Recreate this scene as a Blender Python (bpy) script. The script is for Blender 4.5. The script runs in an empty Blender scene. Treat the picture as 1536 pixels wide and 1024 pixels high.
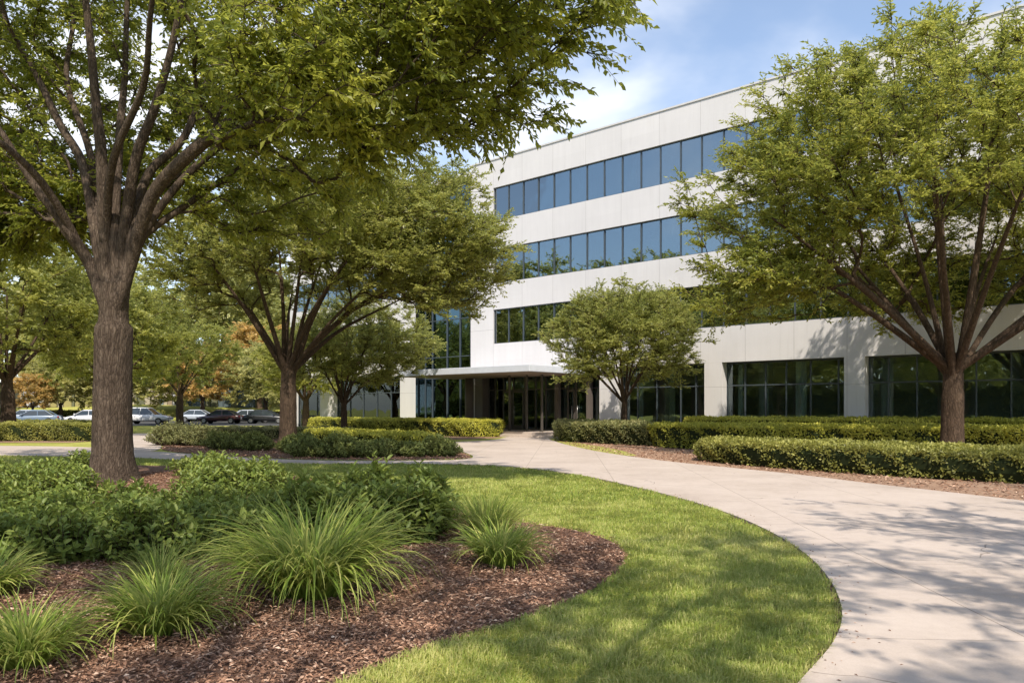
import bpy, math, random
import numpy as np
from mathutils import Vector
from mathutils.geometry import tessellate_polygon
R = math.radians
rng = np.random.default_rng(7)
random.seed(7)
SC = bpy.context.scene
COL = SC.collection
F, HZ, EYE = 1150.0, 612.0, 1.6

def G(px, py):                      # a point of the flat ground from its place in the survey drawing
    Y = EYE * F / (py - HZ)
    return ((px - 768) / F * Y, Y)

# ------------------------------------------------------------------ helpers
def tag(o, label=None, cat=None, group=None, kind=None):
    if label: o['label'] = label
    if cat: o['category'] = cat
    if group: o['group'] = group
    if kind: o['kind'] = kind
    return o

def empty(name, loc=(0, 0, 0), rz=0.0):
    o = bpy.data.objects.new(name, None)
    COL.objects.link(o); o.location = loc; o.rotation_euler = (0, 0, rz); o.empty_display_size = .3
    return o

def link(name, me, mat=None, parent=None, loc=None):
    o = bpy.data.objects.new(name, me); COL.objects.link(o)
    if mat is not None:
        for m in (mat if isinstance(mat, (list, tuple)) else [mat]): me.materials.append(m)
    if parent: o.parent = parent
    if loc is not None: o.location = loc
    return o

def np_mesh(name, V, faces, smooth=False, tint=None):
    """V (n,3); faces: list of (m,k) index arrays; tint per vertex"""
    me = bpy.data.meshes.new(name)
    V = np.asarray(V, np.float32)
    me.vertices.add(len(V)); me.vertices.foreach_set('co', V.ravel())
    faces = [np.asarray(f, np.int32) for f in faces if len(f)]
    tot = sum(f.size for f in faces); npol = sum(len(f) for f in faces)
    me.loops.add(tot); me.polygons.add(npol)
    me.loops.foreach_set('vertex_index', np.concatenate([f.ravel() for f in faces]))
    st = []; off = 0
    for f in faces:
        st.append(off + np.arange(len(f)) * f.shape[1]); off += f.size
    me.polygons.foreach_set('loop_start', np.concatenate(st).astype(np.int32))
    me.polygons.foreach_set('use_smooth', np.full(npol, smooth))
    if tint is not None:
        a = me.attributes.new('tint', 'FLOAT', 'POINT'); a.data.foreach_set('value', np.asarray(tint, np.float32))
    me.update(calc_edges=True); me.validate()
    return me

class MB:
    def __init__(s): s.v = []; s.f = []
    def box(s, x0, x1, y0, y1, z0, z1):
        n = len(s.v)
        s.v += [(x0,y0,z0),(x1,y0,z0),(x1,y1,z0),(x0,y1,z0),(x0,y0,z1),(x1,y0,z1),(x1,y1,z1),(x0,y1,z1)]
        s.f += [tuple(n+i for i in q) for q in ((0,3,2,1),(4,5,6,7),(0,1,5,4),(1,2,6,5),(2,3,7,6),(3,0,4,7))]
        return s
    def prism(s, poly, z0, z1):     # counter-clockwise polygon
        n = len(s.v); k = len(poly)
        s.v += [(p[0], p[1], z0) for p in poly] + [(p[0], p[1], z1) for p in poly]
        s.f.append(tuple(n + i for i in reversed(range(k)))); s.f.append(tuple(n + k + i for i in range(k)))
        for i in range(k): j = (i + 1) % k; s.f.append((n+i, n+j, n+k+j, n+k+i))
        return s
    def tube(s, p0, p1, r0, r1=None, n=12):
        r1 = r0 if r1 is None else r1
        p0, p1 = Vector(p0), Vector(p1); d = (p1 - p0).normalized()
        a = d.orthogonal().normalized(); b = d.cross(a); m = len(s.v)
        for p, r in ((p0, r0), (p1, r1)):
            for i in range(n):
                t = 2 * math.pi * i / n; s.v.append(tuple(p + a * r * math.cos(t) + b * r * math.sin(t)))
        for i in range(n): j = (i + 1) % n; s.f.append((m+i, m+j, m+n+j, m+n+i))
        s.f.append(tuple(m + i for i in reversed(range(n)))); s.f.append(tuple(m + n + i for i in range(n)))
        return s
    def build(s, name, mat, parent=None, smooth=False, bevel=0, loc=None):
        me = bpy.data.meshes.new(name); me.from_pydata(s.v, [], s.f)
        if smooth: me.shade_smooth()
        me.update()
        o = link(name, me, mat, parent, loc)
        if bevel:
            b = o.modifiers.new('b', 'BEVEL'); b.width = bevel; b.segments = 2; b.limit_method = 'ANGLE'
        return o

# ------------------------------------------------------------------ materials
def newmat(name):
    m = bpy.data.materials.new(name); m.use_nodes = True; nt = m.node_tree; nt.nodes.clear()
    out = nt.nodes.new('ShaderNodeOutputMaterial'); return m, nt, out
def nd(nt, typ, ins=None, **kw):
    n = nt.nodes.new('ShaderNode' + typ)
    for k, v in kw.items(): setattr(n, k, v)
    for k, v in (ins or {}).items():
        if isinstance(v, bpy.types.NodeSocket): nt.links.new(v, n.inputs[k])
        else:
            if isinstance(v, tuple) and len(v) == 3 and n.inputs[k].type == 'RGBA': v = (*v, 1)
            n.inputs[k].default_value = v
    return n
def ramp(nt, fac, stops, interp='LINEAR'):
    n = nt.nodes.new('ShaderNodeValToRGB'); n.color_ramp.interpolation = interp; e = n.color_ramp.elements
    while len(e) < len(stops): e.new(.5)
    for i, (p, c) in enumerate(stops):
        e[i].position = p; e[i].color = (*c, 1) if isinstance(c, tuple) else (c, c, c, 1)
    nt.links.new(fac, n.inputs[0]); return n.outputs[0]
def mix(nt, fac, a, b, bt='MIX'):
    n = nt.nodes.new('ShaderNodeMix'); n.data_type = 'RGBA'; n.blend_type = bt
    for i, v in ((0, fac), (6, a), (7, b)):
        if isinstance(v, bpy.types.NodeSocket): nt.links.new(v, n.inputs[i])
        else: n.inputs[i].default_value = (*v, 1) if isinstance(v, tuple) else v
    return n.outputs[2]
def obj_co(nt, scale=(1, 1, 1), rot=(0, 0, 0)):
    t = nd(nt, 'TexCoord'); m = nd(nt, 'Mapping', {'Vector': t.outputs['Object'], 'Scale': scale, 'Rotation': rot}); return m.outputs[0]
def noise(nt, co, scale, detail=4, rough=.55, dist=0.0):
    return nd(nt, 'TexNoise', {'Vector': co, 'Scale': scale, 'Detail': detail, 'Roughness': rough, 'Distortion': dist}).outputs['Fac']
def math_(nt, op, a, b=0.0, c=0.0):
    n = nt.nodes.new('ShaderNodeMath'); n.operation = op
    for i, v in enumerate((a, b, c)):
        if isinstance(v, bpy.types.NodeSocket): nt.links.new(v, n.inputs[i])
        else: n.inputs[i].default_value = v
    return n.outputs[0]
def bump(nt, h, strength=.5, dist=.02):
    return nd(nt, 'Bump', {'Height': h, 'Strength': strength, 'Distance': dist}).outputs[0]
def princ(nt, out, col, rough=.7, normal=None, spec=.5, **kw):
    ins = {'Base Color': col, 'Roughness': rough, 'Specular IOR Level': spec}
    if normal is not None: ins['Normal'] = normal
    ins.update(kw)
    b = nd(nt, 'BsdfPrincipled', ins)
    nt.links.new(b.outputs[0], out.inputs[0]); return b

def leaf_mat(name, dark, mid, light, trans=.3, rough=.45, spec=.45, tcol=None):
    m, nt, out = newmat(name)
    t = nd(nt, 'Attribute', attribute_name='tint').outputs['Fac']
    c = ramp(nt, t, [(0, dark), (.5, mid), (1, light)])
    b = nd(nt, 'BsdfPrincipled', {'Base Color': c, 'Roughness': rough, 'Specular IOR Level': spec})
    tc = mix(nt, .5, c, tcol or tuple(min(1, x * 2.2) for x in light))
    tr = nd(nt, 'BsdfTranslucent', {'Color': tc})
    mx = nd(nt, 'MixShader', {0: trans, 1: b.outputs[0], 2: tr.outputs[0]})
    nt.links.new(mx.outputs[0], out.inputs[0]); return m

M = {}
M['leaf_near'] = leaf_mat('leaf_near', (.058,.092,.015), (.16,.20,.03), (.34,.34,.06), .58, .4, .5)
M['leaf_mid'] = leaf_mat('leaf_mid', (.08,.11,.027), (.21,.24,.056), (.42,.41,.11), .5, .42, .5)
M['leaf_right'] = leaf_mat('leaf_right', (.075,.105,.02), (.19,.23,.038), (.40,.39,.08), .5, .42, .5)
M['leaf_small'] = leaf_mat('leaf_small', (.09,.12,.03), (.22,.25,.06), (.42,.42,.12), .45, .42, .5)
M['leaf_far'] = leaf_mat('leaf_far', (.17,.19,.07), (.33,.34,.12), (.48,.46,.17), .45)
M['leaf_olive'] = leaf_mat('leaf_olive', (.22,.22,.08), (.42,.40,.14), (.58,.53,.2), .45)
M['leaf_autumn'] = leaf_mat('leaf_autumn', (.32,.22,.08), (.58,.34,.12), (.62,.45,.16), .4)
M['shrub_leaf'] = leaf_mat('shrub_leaf', (.07,.11,.023), (.155,.21,.04), (.34,.37,.085), .3, .48, .35)
M['juniper'] = leaf_mat('juniper', (.08,.105,.026), (.18,.215,.055), (.35,.37,.11), .25, .6)
M['hedge_dark'] = leaf_mat('hedge_dark', (.10,.105,.026), (.235,.24,.05), (.43,.41,.11), .28, .5)
M['hedge_grey'] = leaf_mat('hedge_grey', (.09,.105,.04), (.2,.215,.075), (.4,.37,.17), .28, .5)
M['hedge_yellow'] = leaf_mat('hedge_yellow', (.17,.19,.026), (.43,.42,.055), (.68,.64,.12), .32, .5)
M['tuft'] = leaf_mat('tuft', (.06,.12,.018), (.17,.26,.035), (.50,.5,.15), .35, .45, .3)
M['blade'] = leaf_mat('blade', (.11,.165,.024), (.24,.30,.052), (.52,.49,.19), .35, .5, .3)

def mat_bark(name, a, b, c):
    m, nt, out = newmat(name)
    co = obj_co(nt, (1, 1, .22)); co2 = obj_co(nt, (1, 1, 1))
    n1 = noise(nt, co, 16, 8, .65, .6); v = nd(nt, 'TexVoronoi', {'Vector': co, 'Scale': 22}, feature='DISTANCE_TO_EDGE').outputs[0]
    n2 = noise(nt, co2, 2.2, 3); n3 = noise(nt, co2, 45, 4)
    col = ramp(nt, n1, [(.3, a), (.52, b), (.72, c)])
    col = mix(nt, math_(nt, 'MULTIPLY', n2, .55), col, a)
    col = mix(nt, math_(nt, 'MULTIPLY', ramp(nt, v, [(.0, 1.0), (.13, 0.0)]), .6), col, tuple(x * .5 for x in a))
    h = math_(nt, 'ADD', math_(nt, 'MULTIPLY', n1, 1.0), math_(nt, 'ADD', math_(nt, 'MULTIPLY', math_(nt, 'MINIMUM', v, .25), 1.0), math_(nt, 'MULTIPLY', n3, .3)))
    princ(nt, out, col, .88, bump(nt, h, 1.0, .04), .25); return m
M['bark'] = mat_bark('bark', (.04,.027,.019), (.115,.083,.06), (.215,.165,.125))
M['bark_brown'] = mat_bark('bark_brown', (.04,.026,.017), (.105,.07,.046), (.19,.13,.09))

def mat_concrete(name, base, joints=True):
    m, nt, out = newmat(name); co = obj_co(nt)
    n1 = noise(nt, co, .5, 5, .6); n2 = noise(nt, co, 14, 5, .7)
    st = noise(nt, obj_co(nt, (1.4, 1.4, .12)), 2.0, 4, .6)
    f = math_(nt, 'ADD', math_(nt, 'MULTIPLY', n1, .45), math_(nt, 'ADD', math_(nt, 'MULTIPLY', n2, .2), math_(nt, 'MULTIPLY', st, .35)))
    col = ramp(nt, f, [(.3, tuple(x * .88 for x in base)), (.62, base)])
    h = n2
    if joints:
        sp = nd(nt, 'SeparateXYZ', {0: co})
        cell = nd(nt, 'CombineXYZ', {0: math_(nt, 'FLOOR', math_(nt, 'DIVIDE', sp.outputs[0], 2.352)), 1: math_(nt, 'FLOOR', math_(nt, 'DIVIDE', math_(nt, 'SUBTRACT', sp.outputs[2], .72), 3.84))})
        wn = nd(nt, 'TexWhiteNoise', {0: cell.outputs[0]}, noise_dimensions='2D').outputs['Value']
        col = mix(nt, math_(nt, 'MULTIPLY', wn, .16), col, tuple(x * .7 for x in base))
        dr = noise(nt, obj_co(nt, (5, 5, .25)), 1.6, 5, .65)
        sk_ = math_(nt, 'MULTIPLY', ramp(nt, dr, [(.55, 0.0), (.75, 1.0)]), .16)
        col = mix(nt, sk_, col, (.33,.29,.26))
        def line(v, per, off, w):
            q = math_(nt, 'FRACT', math_(nt, 'DIVIDE', math_(nt, 'ADD', v, off), per))
            return math_(nt, 'LESS_THAN', math_(nt, 'ABSOLUTE', math_(nt, 'SUBTRACT', q, .5)), w / per)
        lx = line(sp.outputs[0], 2.352, 1.176, .011); lz = line(sp.outputs[2], 3.84, 3.12, .012)
        l = math_(nt, 'MAXIMUM', lx, lz)
        col = mix(nt, math_(nt, 'MULTIPLY', l, .42), col, (.2,.18,.17)); h = math_(nt, 'SUBTRACT', math_(nt, 'MULTIPLY', n2, .15), l)
    princ(nt, out, col, .85, bump(nt, h, .5, .006), .3); return m
M['wall'] = mat_concrete('wall', (.665,.645,.645))
M['pale_wall'] = mat_concrete('pale_wall', (.6,.58,.55), False)

def mat_paving():
    m, nt, out = newmat('paving'); co = obj_co(nt)
    n1 = noise(nt, co, .55, 5, .62); n2 = noise(nt, co, 9, 6, .7); n3 = noise(nt, co, 70, 3, .6); n4 = noise(nt, co, 1.7, 6, .7, 1.0)
    f = math_(nt, 'ADD', math_(nt, 'MULTIPLY', n1, .5), math_(nt, 'ADD', math_(nt, 'MULTIPLY', n2, .25), math_(nt, 'MULTIPLY', n3, .25)))
    col = ramp(nt, f, [(.3, (.34,.275,.23)), (.5, (.475,.40,.35)), (.7, (.565,.485,.43))])
    stain = ramp(nt, n4, [(.56, 0.0), (.68, 1.0)])
    col = mix(nt, math_(nt, 'MULTIPLY', stain, .28), col, (.25,.2,.165))
    wob = nd(nt, 'VectorMath', {0: co, 1: nd(nt, 'TexNoise', {'Vector': co, 'Scale': .8, 'Detail': 3}).outputs['Color']}, operation='ADD').outputs[0]
    rot = nd(nt, 'Mapping', {'Vector': co, 'Rotation': (0, 0, R(4))}).outputs[0]
    sp = nd(nt, 'SeparateXYZ', {0: rot})
    def line(v, per, w, off=0.0):
        q = math_(nt, 'FRACT', math_(nt, 'DIVIDE', math_(nt, 'ADD', v, off), per))
        return math_(nt, 'LESS_THAN', math_(nt, 'ABSOLUTE', math_(nt, 'SUBTRACT', q, .5)), w / per)
    l = math_(nt, 'MAXIMUM', line(sp.outputs[0], 2.1, .006), line(sp.outputs[1], 2.6, .005, 1.1))
    v = nd(nt, 'TexVoronoi', {'Vector': wob, 'Scale': .33}, feature='DISTANCE_TO_EDGE').outputs[0]
    cr = math_(nt, 'MULTIPLY', math_(nt, 'LESS_THAN', v, .0022), math_(nt, 'GREATER_THAN', n1, .52))
    l = math_(nt, 'MAXIMUM', l, cr)
    col = mix(nt, math_(nt, 'MULTIPLY', l, .6), col, (.13,.10,.08))
    h = math_(nt, 'SUBTRACT', math_(nt, 'ADD', math_(nt, 'MULTIPLY', n3, .35), math_(nt, 'MULTIPLY', n2, .4)), l)
    princ(nt, out, col, .82, bump(nt, h, .35, .006), .35); return m
M['paving'] = mat_paving()

def mat_noise(name, stops, scales=(1, 12), rough=.9, bs=.5, bd=.03, spec=.2, w=.5):
    m, nt, out = newmat(name); co = obj_co(nt)
    n1 = noise(nt, co, scales[0], 5, .6); n2 = noise(nt, co, scales[1], 6, .7)
    f = math_(nt, 'ADD', math_(nt, 'MULTIPLY', n1, w), math_(nt, 'MULTIPLY', n2, 1 - w))
    princ(nt, out, ramp(nt, f, stops), rough, bump(nt, n2, bs, bd), spec); return m
M['ground'] = mat_noise('ground', [(.32, (.2,.225,.045)), (.5, (.33,.335,.075)), (.68, (.48,.44,.15))], (.35, 9), bs=.6, bd=.05)
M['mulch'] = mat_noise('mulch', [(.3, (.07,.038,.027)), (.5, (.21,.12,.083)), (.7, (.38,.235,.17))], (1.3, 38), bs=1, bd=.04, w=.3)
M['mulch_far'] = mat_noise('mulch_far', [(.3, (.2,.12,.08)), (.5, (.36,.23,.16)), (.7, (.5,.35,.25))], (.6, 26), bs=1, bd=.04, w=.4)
M['soil'] = mat_noise('soil', [(.3, (.08,.05,.033)), (.6, (.2,.13,.085))], (3, 50), bs=1, bd=.03)
M['asphalt'] = mat_noise('asphalt', [(.3, (.05,.05,.052)), (.7, (.09,.09,.09))], (.4, 60), bs=.2, bd=.01)
def simple(name, col, rough=.5, spec=.5, metal=0.0, coat=0.0):
    m, nt, out = newmat(name); co = obj_co(nt); n = noise(nt, co, 3.0, 4)
    c = ramp(nt, n, [(.3, tuple(x * .9 for x in col)), (.7, col)])
    princ(nt, out, c, rough, None, spec, **{'Metallic': metal, 'Coat Weight': coat}); return m
M['core'] = simple('core', (.02,.028,.011), .95, .1)
M['frame'] = simple('frame', (.06,.075,.09), .4, .5)
M['frame_brown'] = simple('frame_brown', (.085,.075,.068), .45, .5)
M['stone_brown'] = simple('stone_brown', (.13,.11,.10), .6, .4)
M['canopy'] = simple('canopy', (.62,.66,.74), .4, .5)
M['soffit'] = simple('soffit', (.34,.27,.23), .7, .3)
M['coping'] = simple('coping', (.6,.58,.57), .45, .5)
M['inside'] = simple('inside', (.36,.4,.39), .9, .2)
M['inside_light'] = simple('inside_light', (.5,.52,.5), .9, .2)
M['curtain'] = simple('curtain', (.62,.7,.64), .9, .2)
M['rubber'] = simple('rubber', (.02,.02,.02), .8, .3)
M['rim'] = simple('rim', (.45,.45,.46), .3, .5, .8)
M['car_glass'] = simple('car_glass', (.03,.04,.045), .08, .8)
M['lamp_lens'] = simple('lamp_lens', (.7,.7,.68), .15, .7)
M['tail'] = simple('tail', (.35,.02,.02), .2, .6)
for nm, c in (('white', (.72,.73,.76)), ('blue', (.16,.22,.3)), ('silver', (.42,.46,.52)), ('maroon', (.06,.018,.02)), ('black', (.018,.019,.022))):
    M['car_' + nm] = simple('car_' + nm, c, .28, .5, 0, .8)
for nm, c in (('tan', (.35,.26,.17)), ('cream', (.6,.52,.38)), ('lilac', (.68,.69,.76)), ('ochre', (.42,.36,.1)), ('bluegrey', (.16,.24,.32)), ('olive', (.13,.14,.05)), ('teal', (.05,.1,.13))):
    M['pn_' + nm] = simple('pn_' + nm, tuple(x * .6 + .06 for x in c), .7, .3)  # panel colours muted and lifted: distance haze put into the paint

def mat_glass(name, tint, refl, rc, wob=.35):
    m, nt, out = newmat(name); co = obj_co(nt)
    n = noise(nt, co, .55, 2, .5)
    nb = bump(nt, n, wob, .02)
    t = nd(nt, 'BsdfTransparent', {'Color': tint}); g = nd(nt, 'BsdfGlossy', {'Color': rc, 'Roughness': .012, 'Normal': nb})
    fr = nd(nt, 'Fresnel', {'IOR': 1.5})
    f = math_(nt, 'ADD', math_(nt, 'MULTIPLY', fr.outputs[0], .9), refl)
    f = math_(nt, 'MINIMUM', f, 1.0)
    mx = nd(nt, 'MixShader', {0: f, 1: t.outputs[0], 2: g.outputs[0]}); nt.links.new(mx.outputs[0], out.inputs[0]); return m
M['glass'] = mat_glass('glass', (.5,.62,.64), .33, (.7,.78,.82))
M['glass_ground'] = mat_glass('glass_ground', (.8,.87,.87), .12, (.62,.70,.74))
M['glass_tower'] = mat_glass('glass_tower', (.14,.24,.3), .22, (.5,.72,.85), .8)

# ------------------------------------------------------------------ setting polygons
def chaikin(P, it=2):
    P = np.array(P, float)
    for _ in range(it):
        Q = np.roll(P, -1, 0); P = np.stack([P * .75 + Q * .25, P * .25 + Q * .75], 1).reshape(-1, 2)
    return P
def inpoly(P, poly):
    x, y = P[:, 0], P[:, 1]; c = np.zeros(len(P), bool); n = len(poly)
    for i in range(n):
        x1, y1 = poly[i]; x2, y2 = poly[(i + 1) % n]
        k = (y1 > y) != (y2 > y)
        if not k.any(): continue
        xi = (x2 - x1) * (y - y1) / ((y2 - y1) if y2 != y1 else 1e-9) + x1
        c ^= k & (x < xi)
    return c
def sheet(name, poly, z, mat, skirt=0.0, label=None):
    pts = [Vector((x, y, z)) for x, y in poly]; tris = tessellate_polygon([pts]); v = [tuple(p) for p in pts]; f = [tuple(t) for t in tris]
    area = sum(poly[i][0] * poly[(i+1) % len(poly)][1] - poly[(i+1) % len(poly)][0] * poly[i][1] for i in range(len(poly)))
    def nz(t):
        a, b, c = (pts[i] for i in t); return (b - a).cross(c - a).z
    f = [t if nz(t) > 0 else tuple(reversed(t)) for t in f]
    if skirt:
        n = len(v); v += [(x, y, z - skirt) for x, y in poly]
        for i in range(n):
            j = (i + 1) % n; q = (i, n + i, n + j, j); f.append(q if area > 0 else tuple(reversed(q)))
    me = bpy.data.meshes.new(name); me.from_pydata(v, [], f); me.update()
    return tag(link(name, me, mat), label, kind='structure')

near_edge = [G(*p) for p in [(-160,683),(0,684),(100,685),(200,687),(300,692),(420,696),(600,696),(700,697),(800,703),(880,715),(960,733),(1040,754),(1100,774),(1160,801),(1210,833),(1243,868),(1262,905),(1264,940),(1247,975),(1215,1010),(1180,1050)]]
right_edge = [G(*p) for p in [(1536,753),(1400,737),(1300,726),(1200,713),(1100,703),(1000,693),(900,679),(850,668),(828,661),(822,657)]]
PATH = chaikin(near_edge + [(.6,2.4), (-.8,-1), (-3,-6), (7,-8), (13,-2), (11.5,6), (9.7,10.8)] + right_edge
               + [(2.6, 42.2), (-.2, 43.6)] + [G(*p) for p in [(758,657),(735,661),(668,664),(674,672),(700,680),(714,687),(690,691),(600,692),(500,692),(420,690),(330,685),(250,679),(140,671),(0,669),(-160,668)]], 2)
SPUR = chaikin([G(*p) for p in [(192,676),(244,677),(240,662),(232,650),(190,650),(192,662)]], 2)
BED1 = chaikin([G(*p) for p in [(480,1045),(560,1000),(700,958),(830,915),(900,880),(937,850),(936,824),(905,806),(850,793),(790,786),(700,765),(560,735),(420,712),(330,702),(200,697),(100,700),(-50,705)]] + [(-17,14), (-12,4), (-4,2.6), (-1.5,3.2)], 2)
BED2 = chaikin([G(*p) for p in [(235,676),(330,684),(420,689),(500,691),(600,691),(690,690),(711,687),(697,680),(672,672),(665,665),(560,652),(430,648),(330,652),(250,666)]], 2)
BED3 = chaikin([G(*p) for p in [(1536,754),(1400,738),(1300,727),(1200,714),(1100,704),(1000,694),(900,680),(870,673),(840,663),(835,660)]] + [(3.2, 41.5), (9, 38.2), (14, 31.5), (28, 17.5), (24, 9), (11, 9.6)], 2)
BED4 = chaikin([G(*p) for p in [(757,656.5),(700,659),(640,660),(560,650),(450,648)]] + [(-14,47), (-6,49), (-1,45)], 1)
BED5 = chaikin([G(*p) for p in [(-150,664),(0,664),(138,664),(140,656),(130,650),(-150,648)]], 1)
GRASSTIP = chaikin([G(*p) for p in [(829,661),(860,670),(900,679),(965,687),(930,675),(880,667),(845,661)]], 1)

th = np.linspace(0, 2 * math.pi, 65)[:-1]
sheet('ground', [(700 * math.cos(t), 700 * math.sin(t) + 100) for t in th], 0, M['ground'], label='short green lawn spreading around the paths')
sheet('path', PATH, .03, M['paving'], .06, 'pale concrete path curving past the lawn to the entrance')
sheet('path', SPUR, .022, M['paving'], .04, 'short concrete spur of path leading to the car park')
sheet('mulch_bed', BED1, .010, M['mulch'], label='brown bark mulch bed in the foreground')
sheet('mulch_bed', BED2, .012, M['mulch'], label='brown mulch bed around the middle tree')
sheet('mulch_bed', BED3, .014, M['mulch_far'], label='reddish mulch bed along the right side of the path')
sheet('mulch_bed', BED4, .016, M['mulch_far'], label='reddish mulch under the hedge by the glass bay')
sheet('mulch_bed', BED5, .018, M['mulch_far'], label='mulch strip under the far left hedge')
sheet('lawn_patch', GRASSTIP, .022, M['ground'], label='grass tip at the start of the right hedge bed')
# soil strip along the lawn edge
ne = chaikin(near_edge + [(.6, 2.4)], 2)[:-4]; ne = ne[ne[:, 1] < 30]
tn = np.gradient(ne, axis=0); tn /= np.linalg.norm(tn, axis=1)[:, None]; nrm = np.stack([tn[:, 1], -tn[:, 0]], 1)
k0 = 6
inn = ne[k0:] + nrm[k0:] * .05
EDGE = np.concatenate([ne[k0:] - nrm[k0:] * .02, inn[::-1]])
sheet('soil_edge', EDGE, .006, M['soil'], label='narrow strip of bare soil between lawn and path')
# parking lot and grass bank behind it
sheet('parking_lot', [(-110, 70), (-21, 70), (-19, 100), (-110, 100)], .01, M['asphalt'], label='asphalt car park beyond the lawn')
nx, ny = 60, 10
xs = np.linspace(-150, 20, nx); ys = np.linspace(97, 130, ny); X, Y = np.meshgrid(xs, ys)
Z = 1.9 * np.clip((Y - 97) / 9, 0, 1) ** 1.5 * (1 + .12 * np.sin(X * .21)) - .02
V = np.stack([X, Y, Z], -1).reshape(-1, 3); i = np.arange(nx * ny).reshape(ny, nx)
fq = np.stack([i[:-1, :-1], i[:-1, 1:], i[1:, 1:], i[1:, :-1]], -1).reshape(-1, 4)
tag(link('grass_bank', np_mesh('grass_bank', V, [fq], True), M['ground']), 'grassy bank rising behind the car park', kind='structure')

# ------------------------------------------------------------------ leaf clouds
def norm(a): return a / (np.linalg.norm(a, axis=-1, keepdims=True) + 1e-9)
LEAF4 = (np.array([(0,0,0), (.45,-.5,.10), (1,0,-.08), (.45,.5,.10)]), [np.array([[0,1,2],[0,2,3]])])
LEAF6 = (np.array([(0,0,0), (.3,-.42,.06), (.7,-.38,.02), (1,0,-.14), (.7,.38,.02), (.3,.42,.06), (.5,0,-.07)]),
         [np.array([[0,1,6],[1,2,6],[2,3,6],[3,4,6],[4,5,6],[5,0,6]])])
def leaves(P, D, N, L, W, tint, tpl=LEAF4):
    D = norm(D); B = norm(np.cross(N, D)); N = np.cross(D, B); T, FA = tpl
    L = np.asarray(L)[:, None, None]; W = np.asarray(W)[:, None, None]
    V = P[:, None] + D[:, None] * (T[None, :, 0:1] * L) + B[:, None] * (T[None, :, 1:2] * W) + N[:, None] * (T[None, :, 2:3] * L)
    n, k = len(P), len(T)
    fs = [(f[None] + (np.arange(n) * k)[:, None, None]).reshape(-1, f.shape[1]) for f in FA]
    return V.reshape(-1, 3), fs, np.repeat(tint, k)
def merge(parts):
    Vs, Fs, Ts, off = [], {}, [], 0
    for V, fs, t in parts:
        for f in fs: Fs.setdefault(f.shape[1], []).append(f + off)
        Vs.append(V); Ts.append(t); off += len(V)
    return np.concatenate(Vs), [np.concatenate(f) for f in Fs.values()], np.concatenate(Ts)
def rnd(n, a=0.0, b=1.0): return rng.uniform(a, b, n)

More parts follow.
